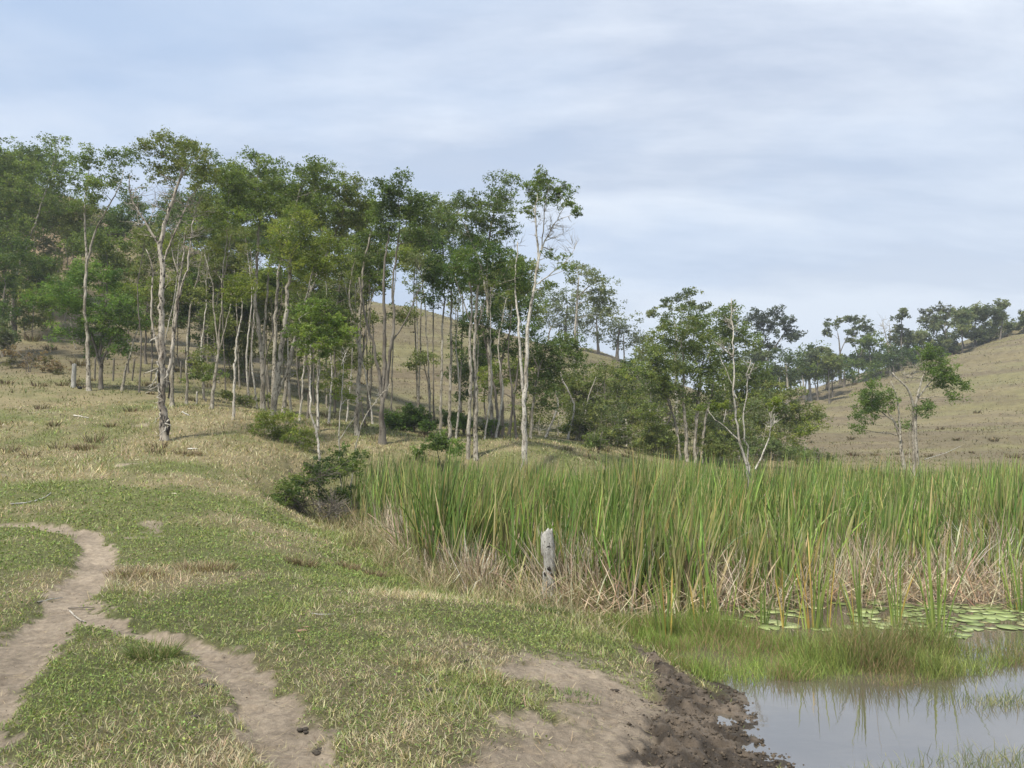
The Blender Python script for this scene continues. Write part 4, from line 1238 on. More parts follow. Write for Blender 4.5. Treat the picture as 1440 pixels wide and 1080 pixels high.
  [(1098, 500, 16, 6), (1112, 510, 16, 7), (1092, 515, 18, 8), (1105, 525, 20, 6), (1080, 520, 14, 10), (1085, 535, 18, 8)], [(.06, .09, .035), (.085, .125, .045), (.045, .07, .03)], M_BARK, {}),
 ('loose low tree below the saddle with its own small crown leaning right', 42, [st(.08, .03, (1085, 640), (1085, 610), (1090, 580), (1085, 560)), st(.05, .02, (1090, 590), (1110, 580), (1130, 575))],
  [(1080, 555, 20, 14), (1100, 560, 20, 12), (1120, 575, 22, 12), (1140, 580, 14, 12), (1105, 590, 26, 12), (1075, 585, 18, 16), (1130, 598, 14, 8), (1085, 540, 12, 8), (1118, 545, 8, 10, .7)], G6, M_BARK, {'bare': [(1085, 600, 25, 20, 1, 14)]}),
 # ---- right ridge
 ('umbrella tree with bare sweeping limbs standing alone on the right ridge', 118, [st(.3, .1, (1182, 540), (1182, 510), (1182, 490), (1178, 468)), st(.15, .07, (1206, 530), (1208, 505), (1215, 485), (1222, 470)), st(.1, .05, (1182, 495), (1190, 475), (1198, 462)), st(.1, .05, (1208, 505), (1202, 485), (1200, 470))],
  [(1172, 455, 11, 4), (1188, 450, 14, 4), (1206, 450, 14, 5), (1218, 460, 10, 5), (1166, 468, 6, 4), (1200, 465, 10, 5), (1226, 470, 8, 5), (1196, 480, 10, 4, .8), (1216, 478, 10, 4)], G5, M_BARKD, {'cr': 5}),
 ('dense dark rounded tree at the foot of the right umbrella tree', 112, [st(.25, .1, (1187, 538), (1187, 520))],
  [(1187, 505, 12, 10), (1180, 518, 12, 10), (1196, 518, 12, 10), (1188, 528, 16, 7)], G3, M_BARKD, {}),
 ('low green hedge like tree on the ridge crest right of the dark rounded tree', 112, [st(.2, .1, (1222, 530), (1222, 515))],
  [(1210, 515, 12, 8), (1225, 512, 14, 8), (1240, 505, 14, 9), (1215, 525, 16, 5), (1236, 518, 14, 6)], G1, M_BARKD, {}),
 ('leafless grey tree on the right ridge', 116, [st(.15, .05, (1252, 520), (1250, 490), (1244, 465), (1240, 450)), st(.1, .04, (1250, 495), (1252, 470), (1250, 450))], [], G1, M_BARK, {'bare': [(1245, 460, 10, 14, 1, 14)], 'twig': 3}),
 ('thin tree with two stacked small crowns on the right ridge', 116, [st(.2, .07, (1267, 515), (1267, 490), (1268, 465), (1268, 445))],
  [(1268, 438, 11, 4), (1262, 446, 8, 3, .7), (1266, 462, 14, 4), (1280, 470, 12, 4), (1262, 478, 14, 5), (1285, 480, 10, 4, .7)], G5, M_BARKD, {'cr': 5}),
 ('mid green leafy tree filling the ridge below the stacked crowns', 108, [st(.25, .1, (1256, 522), (1256, 505))],
  [(1248, 498, 14, 9), (1262, 492, 14, 8), (1275, 500, 14, 8), (1252, 510, 18, 7), (1285, 508, 10, 6)], [(.06, .10, .035), (.085, .13, .04), (.045, .075, .03)], M_BARKD, {}),
 ('wide airy tree with thin pale leaves on the right ridge', 120, [st(.35, .12, (1334, 505), (1332, 480), (1328, 462), (1318, 450)), st(.15, .06, (1330, 465), (1340, 450), (1348, 442))],
  [(1310, 438, 12, 4, .8), (1325, 434, 14, 4, .8), (1340, 438, 12, 5, .7), (1300, 448, 10, 4, .7), (1352, 446, 12, 5, .8), (1320, 446, 14, 4, .7), (1365, 444, 12, 4, .8)], [(.10, .115, .07), (.13, .14, .085), (.07, .08, .05)], M_BARKD, {'cr': 5}),
 ('dark low tree beneath the wide airy ridge tree', 116, [st(.25, .1, (1325, 508), (1325, 492))],
  [(1315, 482, 12, 8), (1330, 478, 14, 8), (1342, 486, 12, 9), (1322, 492, 20, 7), (1305, 494, 10, 7)], [(.05, .075, .035), (.07, .095, .045), (.04, .055, .03)], M_BARKD, {}),
 ('brown green crown right of the wide airy ridge tree', 118, [st(.2, .08, (1372, 492), (1372, 475))],
  [(1368, 458, 14, 8), (1382, 462, 12, 8), (1372, 470, 16, 6), (1358, 468, 10, 8), (1388, 474, 8, 5)], G5, M_BARKD, {}),
 ('pale wispy small trees just above the hill crest at far right', 118, [st(.15, .06, (1402, 480), (1402, 460), (1406, 440), (1411, 428)), st(.1, .05, (1402, 465), (1396, 455))],
  [(1410, 428, 8, 3, .8), (1405, 433, 7, 3, .6), (1398, 455, 10, 5), (1410, 460, 8, 5), (1395, 465, 12, 5), (1418, 455, 6, 6, .6)], G4, M_BARK, {'cr': 5}),
 ('dark tree cut by the right picture edge on the crest', 116, [st(.2, .08, (1440, 466), (1440, 450))], [(1437, 450, 8, 8), (1448, 444, 10, 8), (1432, 459, 7, 4)], G5, M_BARKD, {'cr': 5}),
 # ---- right lone tree
 ('lone crooked tree with pale and dark stems between reeds and right hill', 33,
  [st(.10, .04, (1285, 657), (1284, 620), (1284, 590), (1284, 565), (1276, 545), (1262, 532), (1255, 524)), st(.12, .05, (1273, 657), (1268, 630), (1264, 605), (1256, 590), (1249, 580)), st(.11, .045, (1291, 657), (1288, 620), (1286, 580), (1292, 545), (1300, 525)), st(.06, .03, (1266, 620), (1264, 580), (1262, 555), (1252, 535)), st(.05, .02, (1255, 590), (1240, 580), (1225, 570)), st(.05, .02, (1290, 560), (1305, 540), (1320, 525), (1335, 530)), st(.03, .012, (1276, 640), (1280, 610), (1280, 580))],
  [(1228, 545, 10, 9), (1238, 555, 9, 10), (1215, 572, 14, 9), (1235, 578, 14, 9), (1205, 582, 9, 6), (1228, 568, 12, 8), (1250, 560, 10, 8), (1222, 558, 12, 9), (1320, 540, 12, 8), (1303, 500, 10, 12), (1318, 508, 14, 12), (1328, 522, 14, 12), (1310, 522, 10, 10), (1340, 535, 14, 7), (1352, 542, 6, 5), (1342, 556, 8, 5, .6), (1298, 572, 11, 8), (1302, 580, 9, 6), (1270, 600, 8, 8, .7), (1208, 602, 10, 7), (1308, 490, 8, 8)], [(.105, .165, .045), (.14, .205, .058), (.08, .125, .04)], M_BARK,
  {'bare': [(1275, 530, 20, 14, 1, 18), (1285, 515, 18, 12, 1, 12)], 'cr': 8, 'leaf_k': 2.6, 'lsz': .9, 'twig': 1.5}),
 # ---- thin trees in or at the reeds
 ('slender white stemmed tree almost leafless rising out of the reeds', 18,
  [st(.045, .016, (1058, 690), (1050, 655), (1042, 625), (1036, 600), (1032, 560), (1033, 520), (1031, 480), (1028, 440), (1029, 420)), st(.032, .014, (1057, 670), (1053, 640), (1048, 620), (1045, 600), (1048, 570), (1052, 530), (1060, 512)), st(.025, .01, (1042, 622), (1030, 610), (1015, 595), (1005, 590)), st(.02, .008, (1030, 500), (1015, 485), (1005, 480)), st(.02, .008, (1051, 535), (1050, 520), (1056, 505)), st(.018, .008, (1036, 560), (1022, 520), (1012, 500)),
   st(.03, .012, (1062, 660), (1072, 640), (1082, 615), (1086, 595), (1082, 580))],
  [(995, 575, 12, 7, .5), (1012, 568, 10, 6, .5), (1085, 570, 12, 8, .5)], G2, M_BARKW, {'bare': [(1028, 450, 14, 20, 1, 12), (1020, 490, 14, 14, 1, 8), (1058, 520, 12, 14, 1, 6), (1085, 600, 12, 20, 1, 6)], 'cr': 6, 'lsz': .8}),
 ('pale sapling with a kinked trunk growing from the leafy bush', 20,
  [st(.055, .035, (450, 728), (448, 690), (449, 650), (447, 615), (444, 598), (437, 590), (435, 560), (437, 520), (435, 480), (438, 450)), st(.03, .015, (447, 600), (447, 560), (449, 520), (450, 480)), st(.02, .01, (437, 480), (428, 460), (420, 448))],
  [(432, 440, 18, 11), (416, 462, 14, 10), (448, 430, 16, 10), (440, 468, 18, 10), (470, 455, 16, 10), (430, 488, 12, 9, .8), (452, 498, 12, 9, .7), (486, 470, 14, 9), (462, 480, 16, 9)], [(.13, .19, .05), (.18, .24, .065), (.10, .15, .042)], M_BARKW, {'leaf_k': 2.4}),
 ('thin crooked sapling right of the kinked pale trunk', 20.5, [st(.03, .015, (478, 715), (480, 680), (475, 640), (477, 600), (480, 560), (483, 520), (480, 490)), st(.02, .01, (476, 620), (490, 600), (500, 585))],
  [(482, 545, 16, 14, .5), (478, 525, 14, 10, .4), (490, 560, 10, 10, .4)], G2, M_BARKW, {'lsz': .8, 'bare': [(485, 500, 12, 16, 1, 6)]}),
 ('long thin bare sapling leaning right beside the reed edge', 20.5, [st(.03, .012, (491, 712), (494, 680), (498, 640), (505, 605), (515, 580), (532, 560), (548, 540))], [], G2, M_BARKW, {'bare': [(535, 555, 14, 10, 1, 4)]}),
]
for (lab, D, stems, blobs, leaf, bark, kw) in TREES:
    tree(lab, D, stems, blobs, leaf, bark, **kw)

# understorey and farther trees that close the wood
BACKT = [
 ('olive understorey tree low on the slope above the leaning bare trunk', 46, [st(.1, .05, (205, 520), (205, 470), (208, 430))], [(195, 400, 24, 24), (215, 430, 22, 20), (180, 370, 22, 20), (210, 370, 20, 20), (200, 455, 22, 14, .7)], G6),
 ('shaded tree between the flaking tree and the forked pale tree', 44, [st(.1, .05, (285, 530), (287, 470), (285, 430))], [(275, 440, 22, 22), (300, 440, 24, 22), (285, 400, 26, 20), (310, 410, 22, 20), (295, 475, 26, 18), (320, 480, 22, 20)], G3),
 ('dark green filler tree behind the birch like trunk', 44, [st(.1, .05, (345, 545), (345, 490), (348, 440))], [(345, 440, 24, 22), (325, 460, 18, 20), (355, 480, 22, 22), (375, 430, 20, 22), (340, 505, 24, 14), (325, 520, 16, 10)], G6),
 ('green understorey tree between the paired trunks', 42, [st(.1, .05, (405, 560), (404, 500), (402, 460))], [(400, 450, 24, 22), (425, 480, 22, 24), (400, 500, 24, 20), (380, 400, 22, 20), (435, 520, 16, 14, .7)], G6),
 ('grey twiggy tree behind the pale sapling', 38, [st(.1, .04, (470, 590), (472, 540), (470, 490), (474, 430), (480, 380))], [(480, 395, 22, 14), (500, 420, 16, 14, .7), (470, 510, 22, 22), (495, 500, 14, 22), (460, 545, 18, 14)], G6),
 ('dark tree high on the slope behind the feathery crown', 60, [st(.16, .06, (165, 460), (165, 400), (165, 350))], [(160, 310, 24, 20), (180, 330, 22, 18), (140, 330, 20, 14), (190, 300, 16, 16), (205, 330, 14, 18)], G5),
 ('dark tree on the slope above the bright green leafy tree', 62, [st(.16, .06, (80, 430), (82, 380), (85, 340))], [(75, 325, 20, 16), (95, 350, 18, 14, .7), (60, 350, 20, 16), (115, 345, 18, 16)], G5),
 ('brown twiggy tree on the left scrub slope', 56, [st(.12, .05, (74, 460), (75, 400), (78, 350))], [(70, 395, 18, 12, .4)], G6),
 ('leafy crown low behind the peaked crown tree', 48, [st(.14, .06, (345, 520), (342, 420), (338, 350))], [(320, 330, 26, 18), (345, 345, 26, 18), (325, 365, 22, 14, .8), (375, 330, 22, 16), (310, 300, 18, 18)], G1),
 ('leafy crown filling the gap below the second tall crown', 46, [st(.14, .06, (440, 540), (440, 430), (442, 350))], [(400, 315, 22, 16), (480, 340, 22, 18), (440, 310, 26, 14), (490, 370, 18, 16)], G1),
 ('small dark tree at the fence near the right trunk group', 45, [st(.08, .04, (648, 596), (648, 560), (648, 530))], [(645, 555, 16, 10), (652, 530, 14, 14), (640, 520, 12, 12)], G3),
 ('low bushy tree behind the rounded shrubby tree', 60, [st(.12, .06, (930, 600), (932, 570), (930, 550))], [(915, 490, 20, 12), (935, 540, 20, 16), (905, 505, 14, 10), (950, 510, 20, 20), (925, 565, 20, 14)], G6),
 ('short thicket tree between valley thicket and pointed tree', 46, [st(.1, .05, (1010, 635), (1010, 600), (1008, 580))], [(1000, 600, 20, 16), (1020, 605, 20, 16), (1040, 600, 18, 18), (1060, 600, 18, 18), (1065, 560, 16, 18)], G6),
 ('hazy tree far down the valley left of the saddle', 120, [st(.3, .1, (1050, 556), (1050, 530))], [(1045, 505, 18, 14), (1060, 520, 16, 14), (1035, 530, 16, 12), (1058, 540, 18, 8)], G5),
 ('hazy low tree line piece right of the saddle', 115, [st(.3, .1, (1163, 545), (1163, 525))], [(1160, 528, 10, 8), (1170, 532, 10, 6), (1168, 515, 6, 8, .8)], G5),
 ('grey twiggy leafless tree at the end of the left ridge', 90, [st(.15, .06, (900, 520), (902, 500), (904, 485)), st(.1, .05, (912, 525), (915, 505), (912, 490))], [(905, 500, 10, 6, .3)], G4),
]
for (lab, D, stems, blobs, leaf) in BACKT:
    tree(lab, D, stems, blobs, leaf, M_BARKD, group=None, bare=[(b[0], b[1] + 15, b[2], b[3], 1, 6) for b in blobs[:2]])

FILL = [(588, 318, 42), (598, 350, 42), (612, 330, 44), (585, 372, 40), (20, 350, 56), (50, 400, 52), (85, 300, 60), (95, 400, 50), (180, 420, 42), (200, 300, 54), (230, 350, 50), (275, 400, 44), (350, 320, 44), (380, 400, 40), (420, 380, 40), (460, 420, 40), (510, 380, 40), (300, 460, 42), (15, 250, 60), (45, 235, 60), (150, 350, 46), (120, 300, 52), (215, 340, 48), (245, 380, 44), (255, 300, 50), (290, 340, 44), (312, 380, 42), (335, 355, 42), (360, 400, 40), (385, 355, 42), (375, 440, 42), (410, 340, 44),
        (432, 410, 40), (455, 350, 42), (480, 400, 40), (500, 310, 44), (525, 350, 42), (520, 430, 40), (470, 300, 46), (420, 285, 46), (395, 275, 48), (345, 290, 48), (315, 275, 50), (560, 340, 44), (640, 340, 42), (672, 400, 42), (700, 390, 42),
        (725, 400, 44), (30, 300, 58), (60, 255, 62), (10, 400, 50), (150, 380, 50), (105, 320, 60), (745, 440, 46), (690, 520, 44), (665, 500, 44), (35, 450, 52), (745, 520, 44), (720, 540, 42), (300, 300, 52), (440, 460, 40), (505, 460, 38), (250, 440, 46), (225, 410, 44), (330, 430, 44)]
for i, (a, b, D) in enumerate(FILL):
    bx = a + rng.normal(0, 6); by = min(b + 170, 590)
    bl = [(a + rng.normal(0, 20), b + rng.normal(0, 15), rng.uniform(15, 24), rng.uniform(10, 16)) for _ in range(5)]
    leaf = [G1, G6, G6, G2, G3][i % 5]
    tree('half hidden woodland tree standing behind the nearer trunks on the left slope', D, [st(.07, .03, (bx, by), (bx + rng.normal(0, 5), (by + b) / 2), (a, b))], bl[:5 if b < 420 else 3], leaf, M_BARK if i % 2 else M_BARKD, leaf_k=2.1,
         group='half hidden woodland trees on the left slope', bare=[(a, b + 22, 22, 16, 1, 8)])
FILL3 = [(1045, 528), (1065, 535), (1085, 540), (1110, 535), (1130, 532), (1150, 530), (1170, 525), (1165, 505), (1200, 522), (1222, 518), (1240, 508), (1262, 510), (1285, 505), (1225, 500), (1300, 498), (1316, 488), (1340, 490), (1355, 478), (1385, 476), (1290, 488), (1272, 485), (1335, 462), (1420, 466), (1095, 520), (1060, 505), (1128, 515), (1148, 512), (1370, 452), (1405, 455), (1352, 455), (1310, 470)]
for i, (a, b) in enumerate(FILL3):
    b += rng.uniform(-14, 3)
    D = rng.uniform(98, 112) if a < 1180 else rng.uniform(112, 124)
    b += 7
    bl = [(a + rng.normal(0, 9), b - 6 + rng.normal(0, 5), rng.uniform(8, 14), rng.uniform(5, 8)) for _ in range(int(rng.integers(3, 7)))]
    tree('rounded far tree in the overlapping belt along the right skyline', D, [st(.15, .08, (a, b + 14), (a + rng.normal(0, 4), b))], bl, [G5, G1, G5, G6][i % 4] if b > 490 else [G5, G4][i % 2], M_BARKD,
         group='far trees in the belt along the right skyline', leaf_k=1.7 if b > 480 else 1.1, cr=6)
FILL2 = [(810, 600, 38), (845, 605, 38), (900, 610, 37), (925, 615, 37), (955, 610, 40), (1015, 615, 38), (1045, 615, 38), (1095, 612, 40), (870, 575, 42), (980, 570, 42), (1020, 540, 46), (1070, 575, 42), (800, 545, 44), (830, 590, 42), (855, 560, 44), (895, 560, 44), (920, 590, 40), (915, 540, 42), (1000, 580, 42), (1030, 560, 44), (1060, 560, 46), (1040, 590, 40), (785, 580, 40), (945, 600, 40), (880, 590, 40), (1075, 610, 40), (1120, 600, 46), (990, 610, 40), (760, 585, 40), (935, 500, 48), (1000, 470, 48)]
for i, (a, b, D) in enumerate(FILL2):
    bl = [(a + rng.normal(0, 18), b + rng.normal(0, 12), rng.uniform(14, 22), rng.uniform(10, 15), .8) for _ in range(4)]
    tree('scrubby small tree in the valley thicket behind the reeds', D, [st(.06, .03, (a, 635), (a + rng.normal(0, 5), b + 25), (a, b))], bl, [G6, G4, G6, G2][i % 4], M_BARKW, leaf_k=1.4,
         group='scrubby small trees of the valley thicket', bare=[(a, b + 22, 22, 16, 1, 12)])

# thin pale poles of the wood
POLES = [(196, 545, 205, 330, 33), (226, 553, 252, 330, 34), (288, 562, 292, 360, 34), (318, 560, 325, 330, 35), (350, 568, 345, 330, 34), (362, 570, 352, 350, 33), (378, 575, 392, 340, 34), (409, 590, 405, 350, 33), (421, 592, 445, 340, 31),
         (432, 598, 422, 400, 32), (462, 600, 458, 370, 31), (486, 603, 478, 370, 33), (515, 605, 520, 380, 32), (524, 608, 500, 400, 34), (641, 606, 645, 420, 31), (653, 608, 640, 430, 33), (681, 606, 690, 400, 31), (697, 606, 712, 420, 32), (727, 608, 720, 430, 32), (765, 612, 775, 480, 36), (798, 614, 800, 470, 38), (855, 625, 852, 520, 40), (866, 622, 870, 540, 42), (830, 616, 838, 530, 42), (942, 640, 930, 540, 38), (1012, 642, 1018, 540, 40)]
for i, (a, b, c, d, D) in enumerate(POLES):
    k = rng.normal(0, 7, 2)
    pts = [(a, b), (a * .7 + c * .3 + k[0], b * .7 + d * .3), (a * .35 + c * .65 + k[1], b * .35 + d * .65), (c, d)]
    tree('thin bare grey pole tree among the larger trunks', D, [st(rng.uniform(.05, .085), .02, *pts)], [(c, d, 14, 9, .5)], G6, M_BARKW if i % 3 else M_BARKD,
         group='thin pole trees standing among the larger trunks', bare=[(c, d + 25, 12, 22, 1, 6)])


# ------------------------------------------------------------------ shrubs
def shrub(label, px, py, D, blobs, leaf, name='shrub', cat='shrub', **kw):
    st_ = [st(.03, .015, (px, py), (px + rng.normal(0, 4), py - 12), (px + rng.normal(0, 6), py - 24))]
    for k in range(3):
        st_.append(st(.02, .01, (px + rng.normal(0, 3), py), (px + rng.normal(0, 14), py - 25)))
    return tree(label, D, st_, blobs, leaf, M_BARKD, name=name, cat=cat, **kw)


shrub('dark leafy bush with brown dry skirt around the pale saplings', 445, 735, 20, [(400, 692, 14, 14, .6), (422, 682, 16, 14, .7), (450, 672, 16, 16, .6), (470, 655, 16, 16, .7), (412, 705, 20, 10, .7), (440, 655, 14, 10, .6), (482, 695, 16, 14, .6), (458, 700, 16, 12, .5), (492, 662, 12, 16, .6), (390, 705, 10, 9, .6), (505, 640, 10, 10, .5), (475, 635, 12, 8, .5)],
      [(.06, .10, .032), (.095, .145, .04), (.15, .20, .055)], lsz=.85, cr=8, leaf_k=3.4, bare=[(425, 712, 32, 18, 1, 90), (470, 715, 28, 18, 1, 70), (400, 715, 16, 12, 1, 36), (450, 670, 35, 20, 1, 40)])
shrub('yellow green shrub hugging the stout flaking foot', 400, 640, 26.5, [(375, 588, 16, 10), (362, 600, 12, 12), (400, 600, 20, 12), (425, 612, 18, 10), (390, 615, 18, 10), (440, 622, 12, 8), (410, 585, 14, 8), (360, 615, 10, 10, .7)], G2, lsz=.9, cr=8)
shrub('low bright green leafy shrub in front of the big dark forked tree', 625, 640, 26.5, [(605, 628, 16, 7), (625, 622, 18, 8), (640, 632, 14, 7), (590, 635, 12, 6), (615, 615, 10, 5)], [(.12, .19, .05), (.17, .25, .07), (.08, .13, .035)], lsz=1.1, cr=7)
for i, (a, b, w_, h_) in enumerate([(565, 592, 18, 12), (583, 582, 16, 18), (600, 592, 14, 9), (640, 590, 16, 12), (660, 592, 12, 8), (548, 590, 10, 10), (690, 598, 12, 8)]):
    shrub(['green shrub right of the big dark forked trunk', 'tallest green shrub of the row behind the wood edge', 'low green shrub below the flat topped tree', 'rounded green shrub between the slim trunks',
           'small green shrub left of the dark spreading tree trunks', 'green shrub tucked left of the forked trunk', 'green shrub behind the right trunk group'][i], a, b + 14, 32, [(a - w_ * .4, b, w_ * .7, h_), (a + w_ * .4, b + 2, w_ * .7, h_ * .8), (a, b + 5, w_, h_ * .7)], [(.085, .15, .035), (.12, .19, .045), (.06, .10, .03)], cr=7)
for lab, a, b, D, bl, lf in [
    ('round dark green bush on the straw bank', 838, 632, 33, [(836, 618, 10, 10), (842, 622, 10, 8), (830, 624, 8, 7)], G1),
    ('dark low bush at the foot of the bushy olive tree', 815, 615, 38, [(812, 600, 14, 8), (828, 605, 14, 7), (800, 606, 10, 6)], G3),
    ('dark bush beneath the rounded shrubby tree', 868, 628, 38, [(862, 610, 12, 10), (878, 615, 12, 9), (850, 612, 9, 7)], G5),
    ('low thicket bush left of the grey trunk cluster', 925, 645, 36, [(915, 615, 16, 14), (935, 620, 16, 14), (905, 628, 14, 10), (925, 600, 14, 10, .7)], G6),
    ('low thicket bush right of the grey trunk cluster', 1010, 648, 36, [(1000, 622, 16, 14), (1020, 625, 16, 14), (1005, 635, 18, 10)], G6),
    ('soft grey green bush behind the slender white tree', 1070, 650, 36, [(1055, 630, 18, 12), (1080, 630, 18, 12), (1100, 635, 16, 10), (1120, 640, 16, 8)], [(.14, .18, .08), (.17, .21, .10), (.10, .14, .06)]),
    ('small bush right of the soft grey green bush', 1145, 652, 38, [(1135, 640, 14, 7), (1155, 644, 14, 6), (1125, 634, 12, 8)], [(.13, .17, .07), (.16, .2, .09), (.10, .13, .06)]),
    ('brown dry scrub bush on the slope below the left edge trees', 40, 520, 40, [(25, 505, 22, 14, .4), (60, 510, 22, 12, .4), (85, 520, 16, 8, .4)], [(.20, .15, .10), (.15, .12, .08), (.12, .12, .06)]),
    ('small dark bush at the fence line beside the thick post', 15, 500, 42, [(8, 470, 14, 16), (-5, 480, 16, 14)], G5),
    ('small shrub on the fence line between forked and birch like trees', 290, 560, 33, [(282, 520, 14, 12, .8), (300, 525, 12, 10, .7), (272, 530, 9, 9, .6)], G1),
    ('low green undergrowth shrub behind the birch like trunk', 345, 575, 33, [(340, 562, 16, 6, .8), (360, 560, 14, 6, .8), (320, 556, 12, 7)], G6)]:
    shrub(lab, a, b, D, bl, lf, cr=7, bare=[(a, b - 14, 18, 10, 1, 12)])


# scattered scrub tufts on the hillsides
def scrub():
    b = Buf()
    for i in range(300):
        th = math.radians(rng.uniform(-36, 36)); r = math.exp(rng.uniform(math.log(24), math.log(140)))
        x = math.sin(th) * r; y = math.cos(th) * r
        if poly_sd(np.array([x]), np.array([y]), POND)[0] < .5: continue
        left = x < -.42 * y and y > 42
        if y > 60 and not left and rng.random() < .6: continue
        m = 40 if not left else 70; s = (.12 + .12 * rng.random()) * (1 + .3 * (r > 60)) * (1.6 if left else 1)
        a = rng.random(m) * 6.283; rr = np.sqrt(rng.random(m)) * s * 1.3
        X = x + np.cos(a) * rr; Y = y + np.sin(a) * rr
        c = vary(np.array(BRN + OLV)[rng.integers(0, 5, m)] * (.75), m, .15)
        blades(b, np.stack([X, Y, height(X, Y) - .02], 1), s * 1.7 * rng.uniform(.5, 1.1, m), np.full(m, max(.008, r * .0010)), a, np.abs(rng.normal(.4, .2, m)), rng.uniform(0, .8, m), c, 2)
    tag(b.build('scrub_tufts', M_DRY), 'scattered brown scrub tufts dotted over the slopes and hills', 'scrub', kind='stuff')


scrub()


# ------------------------------------------------------------------ posts, stump, small things
def post(px, ptop, pbot, D, r, label, mat, lean=0.0):
    base = P(px, pbot, D); base[2] = gz(base[0], base[1]); top = base.copy(); top[2] = base[2] + (pbot - ptop) * D / FPX; top[0] += lean
    b = Buf(); q = np.array([base * (1 - t) + top * t for t in np.linspace(-.08, 1, 9)])
    tube(b, q, np.linspace(r * 1.05, r * .9, 9), 8, .18)
    o = b.build('fence_post', mat, off=base); o.location = tuple(base)
    return tag(o, label, 'fence post'), top


post(103, 512, 545, 34, .10, 'thick weathered pale post with a notched top standing in the grass left of the wood', M_WOOD)
post(277, 538, 557, 31, .04, 'short pale post at the shaded edge of the wood', M_BARKW)
fence_pts = [(133, 515, 541, 38.5), (159, 513, 535, 39), (186, 512, 533, 39.5), (212, 511, 535, 40, .05), (254, 517, 540, 40), (330, 535, 556, 41), (385, 540, 560, 42)]
fe = None; tops = []
for f in fence_pts:
    base = P(f[0], f[2], f[3]); base[2] = gz(base[0], base[1]); hgt = 1.15
    if fe is None:
        fe = empty('wire_fence', base); fb0 = np.array(base)
        tag(fe, 'thin wire fence with dark wooden posts along the foot of the left hill', 'fence')
    top = base + np.array([rng.normal(0, .08), 0, hgt])
    b = Buf(); tube(b, np.array([base * (1 - t) + top * t for t in np.linspace(-.1, 1, 6)]), .045, 6, .2)
    b.build('post', M_BARKD, fe, fb0); tops.append((base, top))
for k in (.35, .62, .9):
    b = Buf(); q = []
    for (b_, t_) in tops: q.append(b_ * (1 - k) + t_ * k)
    q2 = []
    for i in range(len(q) - 1):
        for t in np.linspace(0, 1, 6, endpoint=False):
            p = q[i] * (1 - t) + q[i + 1] * t; p = p.copy(); p[2] -= .05 * 4 * t * (1 - t); q2.append(p)
    q2.append(q[-1]); tube(b, q2, .006, 4)
    b.build('wire', M_BARKD, fe, fb0)
fe2 = None; tops = []
for a, c, D in [(682, 600, 42), (693, 601, 42.3), (700, 601, 42.6), (745, 603, 44), (812, 608, 47), (880, 612, 50)]:
    base = P(a, c, D); base[2] = gz(base[0], base[1])
    if fe2 is None:
        fe2 = empty('wire_fence', base); fb2 = np.array(base); tag(fe2, 'short run of thin dark fence posts seen between the right trunk group', 'fence')
    b = Buf(); top = base + np.array([rng.normal(0, .05), 0, 1.1]); tube(b, np.array([base * (1 - t) + top * t for t in np.linspace(-.1, 1, 5)]), .045, 6, .2)
    b.build('post', M_BARKD, fe2, fb2); tops.append((base, top))


